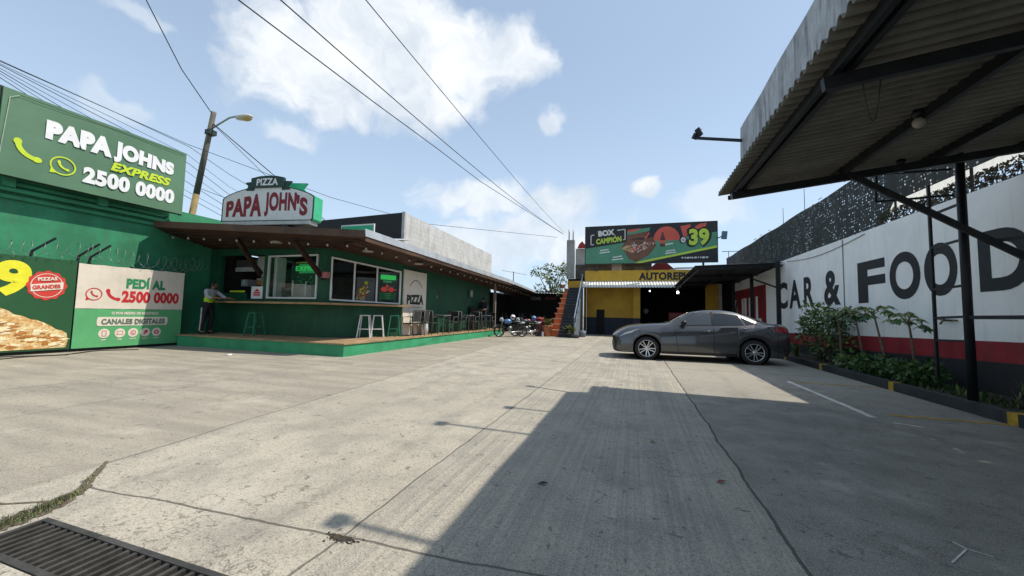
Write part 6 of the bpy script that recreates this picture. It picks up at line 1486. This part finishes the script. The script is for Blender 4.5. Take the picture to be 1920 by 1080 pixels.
for x, y, lab in ((-7.46,13.80,'grey terrace table nearest the PIZZA panel'), (-7.42,16.15,'grey terrace table in the middle of the terrace row'), (-7.40,18.25,'grey terrace table next to the standing person')):
    c_ = make_table(lab) if tb0 is None else copy_thing(tb0)
    tb0 = tb0 or c_; c_.location = (x,y,.345); c_['label'] = lab
mb = MB(); mb.lathe([(0,0),(.13,0),(.15,.40),(.14,.44),(0,.45)], wht, (-7.50,12.66,.345), n=18); mb.lathe([(0,.0),(.155,.0),(.155,.03),(0,.03)], gry_p, (-7.50,12.66,.80), n=18); tag(mb.build('waste_bin', origin=(-7.5,12.66,.345)), 'slim white waste bin between the terrace chairs', 'bin')
mb = MB(); mb.box(-8.0,-7.7,17.3,18.3,.346,1.22,M('black cabinet',(.012,.013,.014),.6)); mb.box(-7.95,-7.72,17.35,18.25,1.221,1.5,M('black speaker cloth',(.008,.008,.009),.9)); tag(mb.build('cabinet', origin=(-7.85,17.8,.345)), 'black cabinet against the green wall behind the last tables', 'cabinet')

# ================================================================== motorcycles
mblue = M('blue motorcycle plastic', (.06,.16,.34), .3, spec=.6); mpale = M('pale blue plastic', (.36,.50,.62), .35); mblk = M('black motorcycle plastic', (.014,.014,.016), .35); meng = M('engine metal', (.16,.16,.16), .4, .8); mred = M('maroon motorcycle plastic', (.16,.02,.025), .3)
def motorcycle(loc, rz, lab, tank, accent):
    t = thing('motorcycle', lab, 'motorcycle', loc, rz, 'parked motorcycles')
    for x in (-.64,.64):
        w = thing('wheel', '', '', (x,0,.30)); del w['label']; del w['category']; w.parent = t
        mb = MB(); mb.lathe([(.235,-.04),(.285,-.045),(.30,-.02),(.30,.02),(.285,.045),(.235,.04),(.235,-.04)], rubber, (0,0,0), 'y', 24); mb.build('tyre', w, local=True)
        mb = MB(); mb.lathe([(.236,-.025),(.215,-.02),(.215,.02),(.236,.025)], meng, (0,0,0), 'y', 24); mb.lathe([(.0,-.05),(.05,-.05),(.05,.05),(0,.05)], meng, (0,0,0), 'y', 12)
        for k in range(6): a = PI*k/3; mb.bar((.04*math.cos(a),0,.04*math.sin(a)),(.222*math.cos(a),0,.222*math.sin(a)),.02,.03,meng,up=(0,1,0))
        mb.build('rim', w, local=True)
    mb = MB()
    for y in (-.07,.07): mb.tube([(.64,y,.30),(.44,y,.92)], .022, meng, 8)
    mb.build('fork', t, local=True)
    mb = MB(); mb.tube([(.44,0,.86),(.1,0,.62),(-.2,0,.60),(-.64,.0,.30)], .03, mblk, 8); mb.tube([(.40,0,.70),(.15,0,.30),(-.15,0,.30),(-.25,0,.58)], .025, mblk, 8); mb.tube([(-.2,0,.62),(-.62,0,.74)], .03, mblk, 8); mb.build('frame', t, local=True)
    mb = MB(); mb.ball((.06,0,.42), .17,.12,.15, meng, 12, 8); mb.tube([(.15,.09,.36),(.0,.13,.24),(-.65,.15,.34)], [.03,.035,.045], chrome, 10); mb.build('engine', t, local=True)
    mb = MB(); mb.ball((.16,0,.80), .25,.125,.13, tank, 14, 9); mb.build('fuel_tank', t, local=True)
    mb = MB(); mb.ball((-.32,0,.79), .36,.12,.065, mblk, 14, 8); mb.ball((-.60,0,.74), .20,.09,.07, accent, 10, 7); mb.build('seat', t, local=True)
    mb = MB(); mb.grid(lambda u,v: (.64+.34*math.cos(PI*(.12+.72*u)), (v-.5)*.12, .30+.34*math.sin(PI*(.12+.72*u))), 12, 2, accent); mb.build('front_mudguard', t, local=True)
    mb = MB(); mb.ball((.52,0,.90), .10,.11,.11, accent, 12, 8); mb.build('fairing', t, local=True)
    mb = MB(); mb.ball((.60,0,.89), .04,.075,.075, hl, 10, 7); mb.build('headlight', t, local=True)
    mb = MB(); mb.tube([(.30,-.36,1.04),(.42,-.18,1.02),(.44,0,.98),(.42,.18,1.02),(.30,.36,1.04)], .014, mblk, 8); mb.build('handlebar', t, local=True)
    for sg in (-1,1):
        mb = MB(); mb.tube([(.40,sg*.22,1.03),(.40,sg*.28,1.16)], .008, mblk, 6); mb.ball((.39,sg*.29,1.19), .015,.055,.035, mblk, 8, 6); mb.build('mirror', t, local=True)
    mb = MB(); mb.bar((-.02,.05,.30),(-.10,.28,.01),.02,.02,mblk); mb.build('side_stand', t, local=True)
    return t
def helmet(c, mat, lab):
    t = thing('helmet', lab, 'helmet', c, 0, 'helmets on the motorcycles'); c = Vector(c)
    mb = MB(); mb.ball(c+Vector((0,0,.12)), .135,.125,.14, mat, 14, 9); mb.build('shell', t)
    mb = MB(); mb.ball(c+Vector((.035,-.045,.10)), .115,.095,.06, mblk, 12, 7); mb.build('visor', t)
m1 = motorcycle((-6.10,18.9,0), R(-142), 'blue motorcycle parked nearest the end of the green platform', mblue, mpale)
m2_ = motorcycle((-5.50,19.9,0), R(-150), 'dark motorcycle with pale fairing parked behind the blue one', mblk, mpale)
m3_ = motorcycle((-5.75,21.4,0), R(-155), 'black motorcycle with maroon tank parked deepest in the yard', mred, mblk)
helmet((-6.02,18.96,.90), wht, 'white helmet resting on the blue motorcycle')
helmet((-5.18,20.10,.86), M('blue helmet',(.16,.26,.55),.3), 'blue helmet hung on the dark motorcycle with pale fairing')
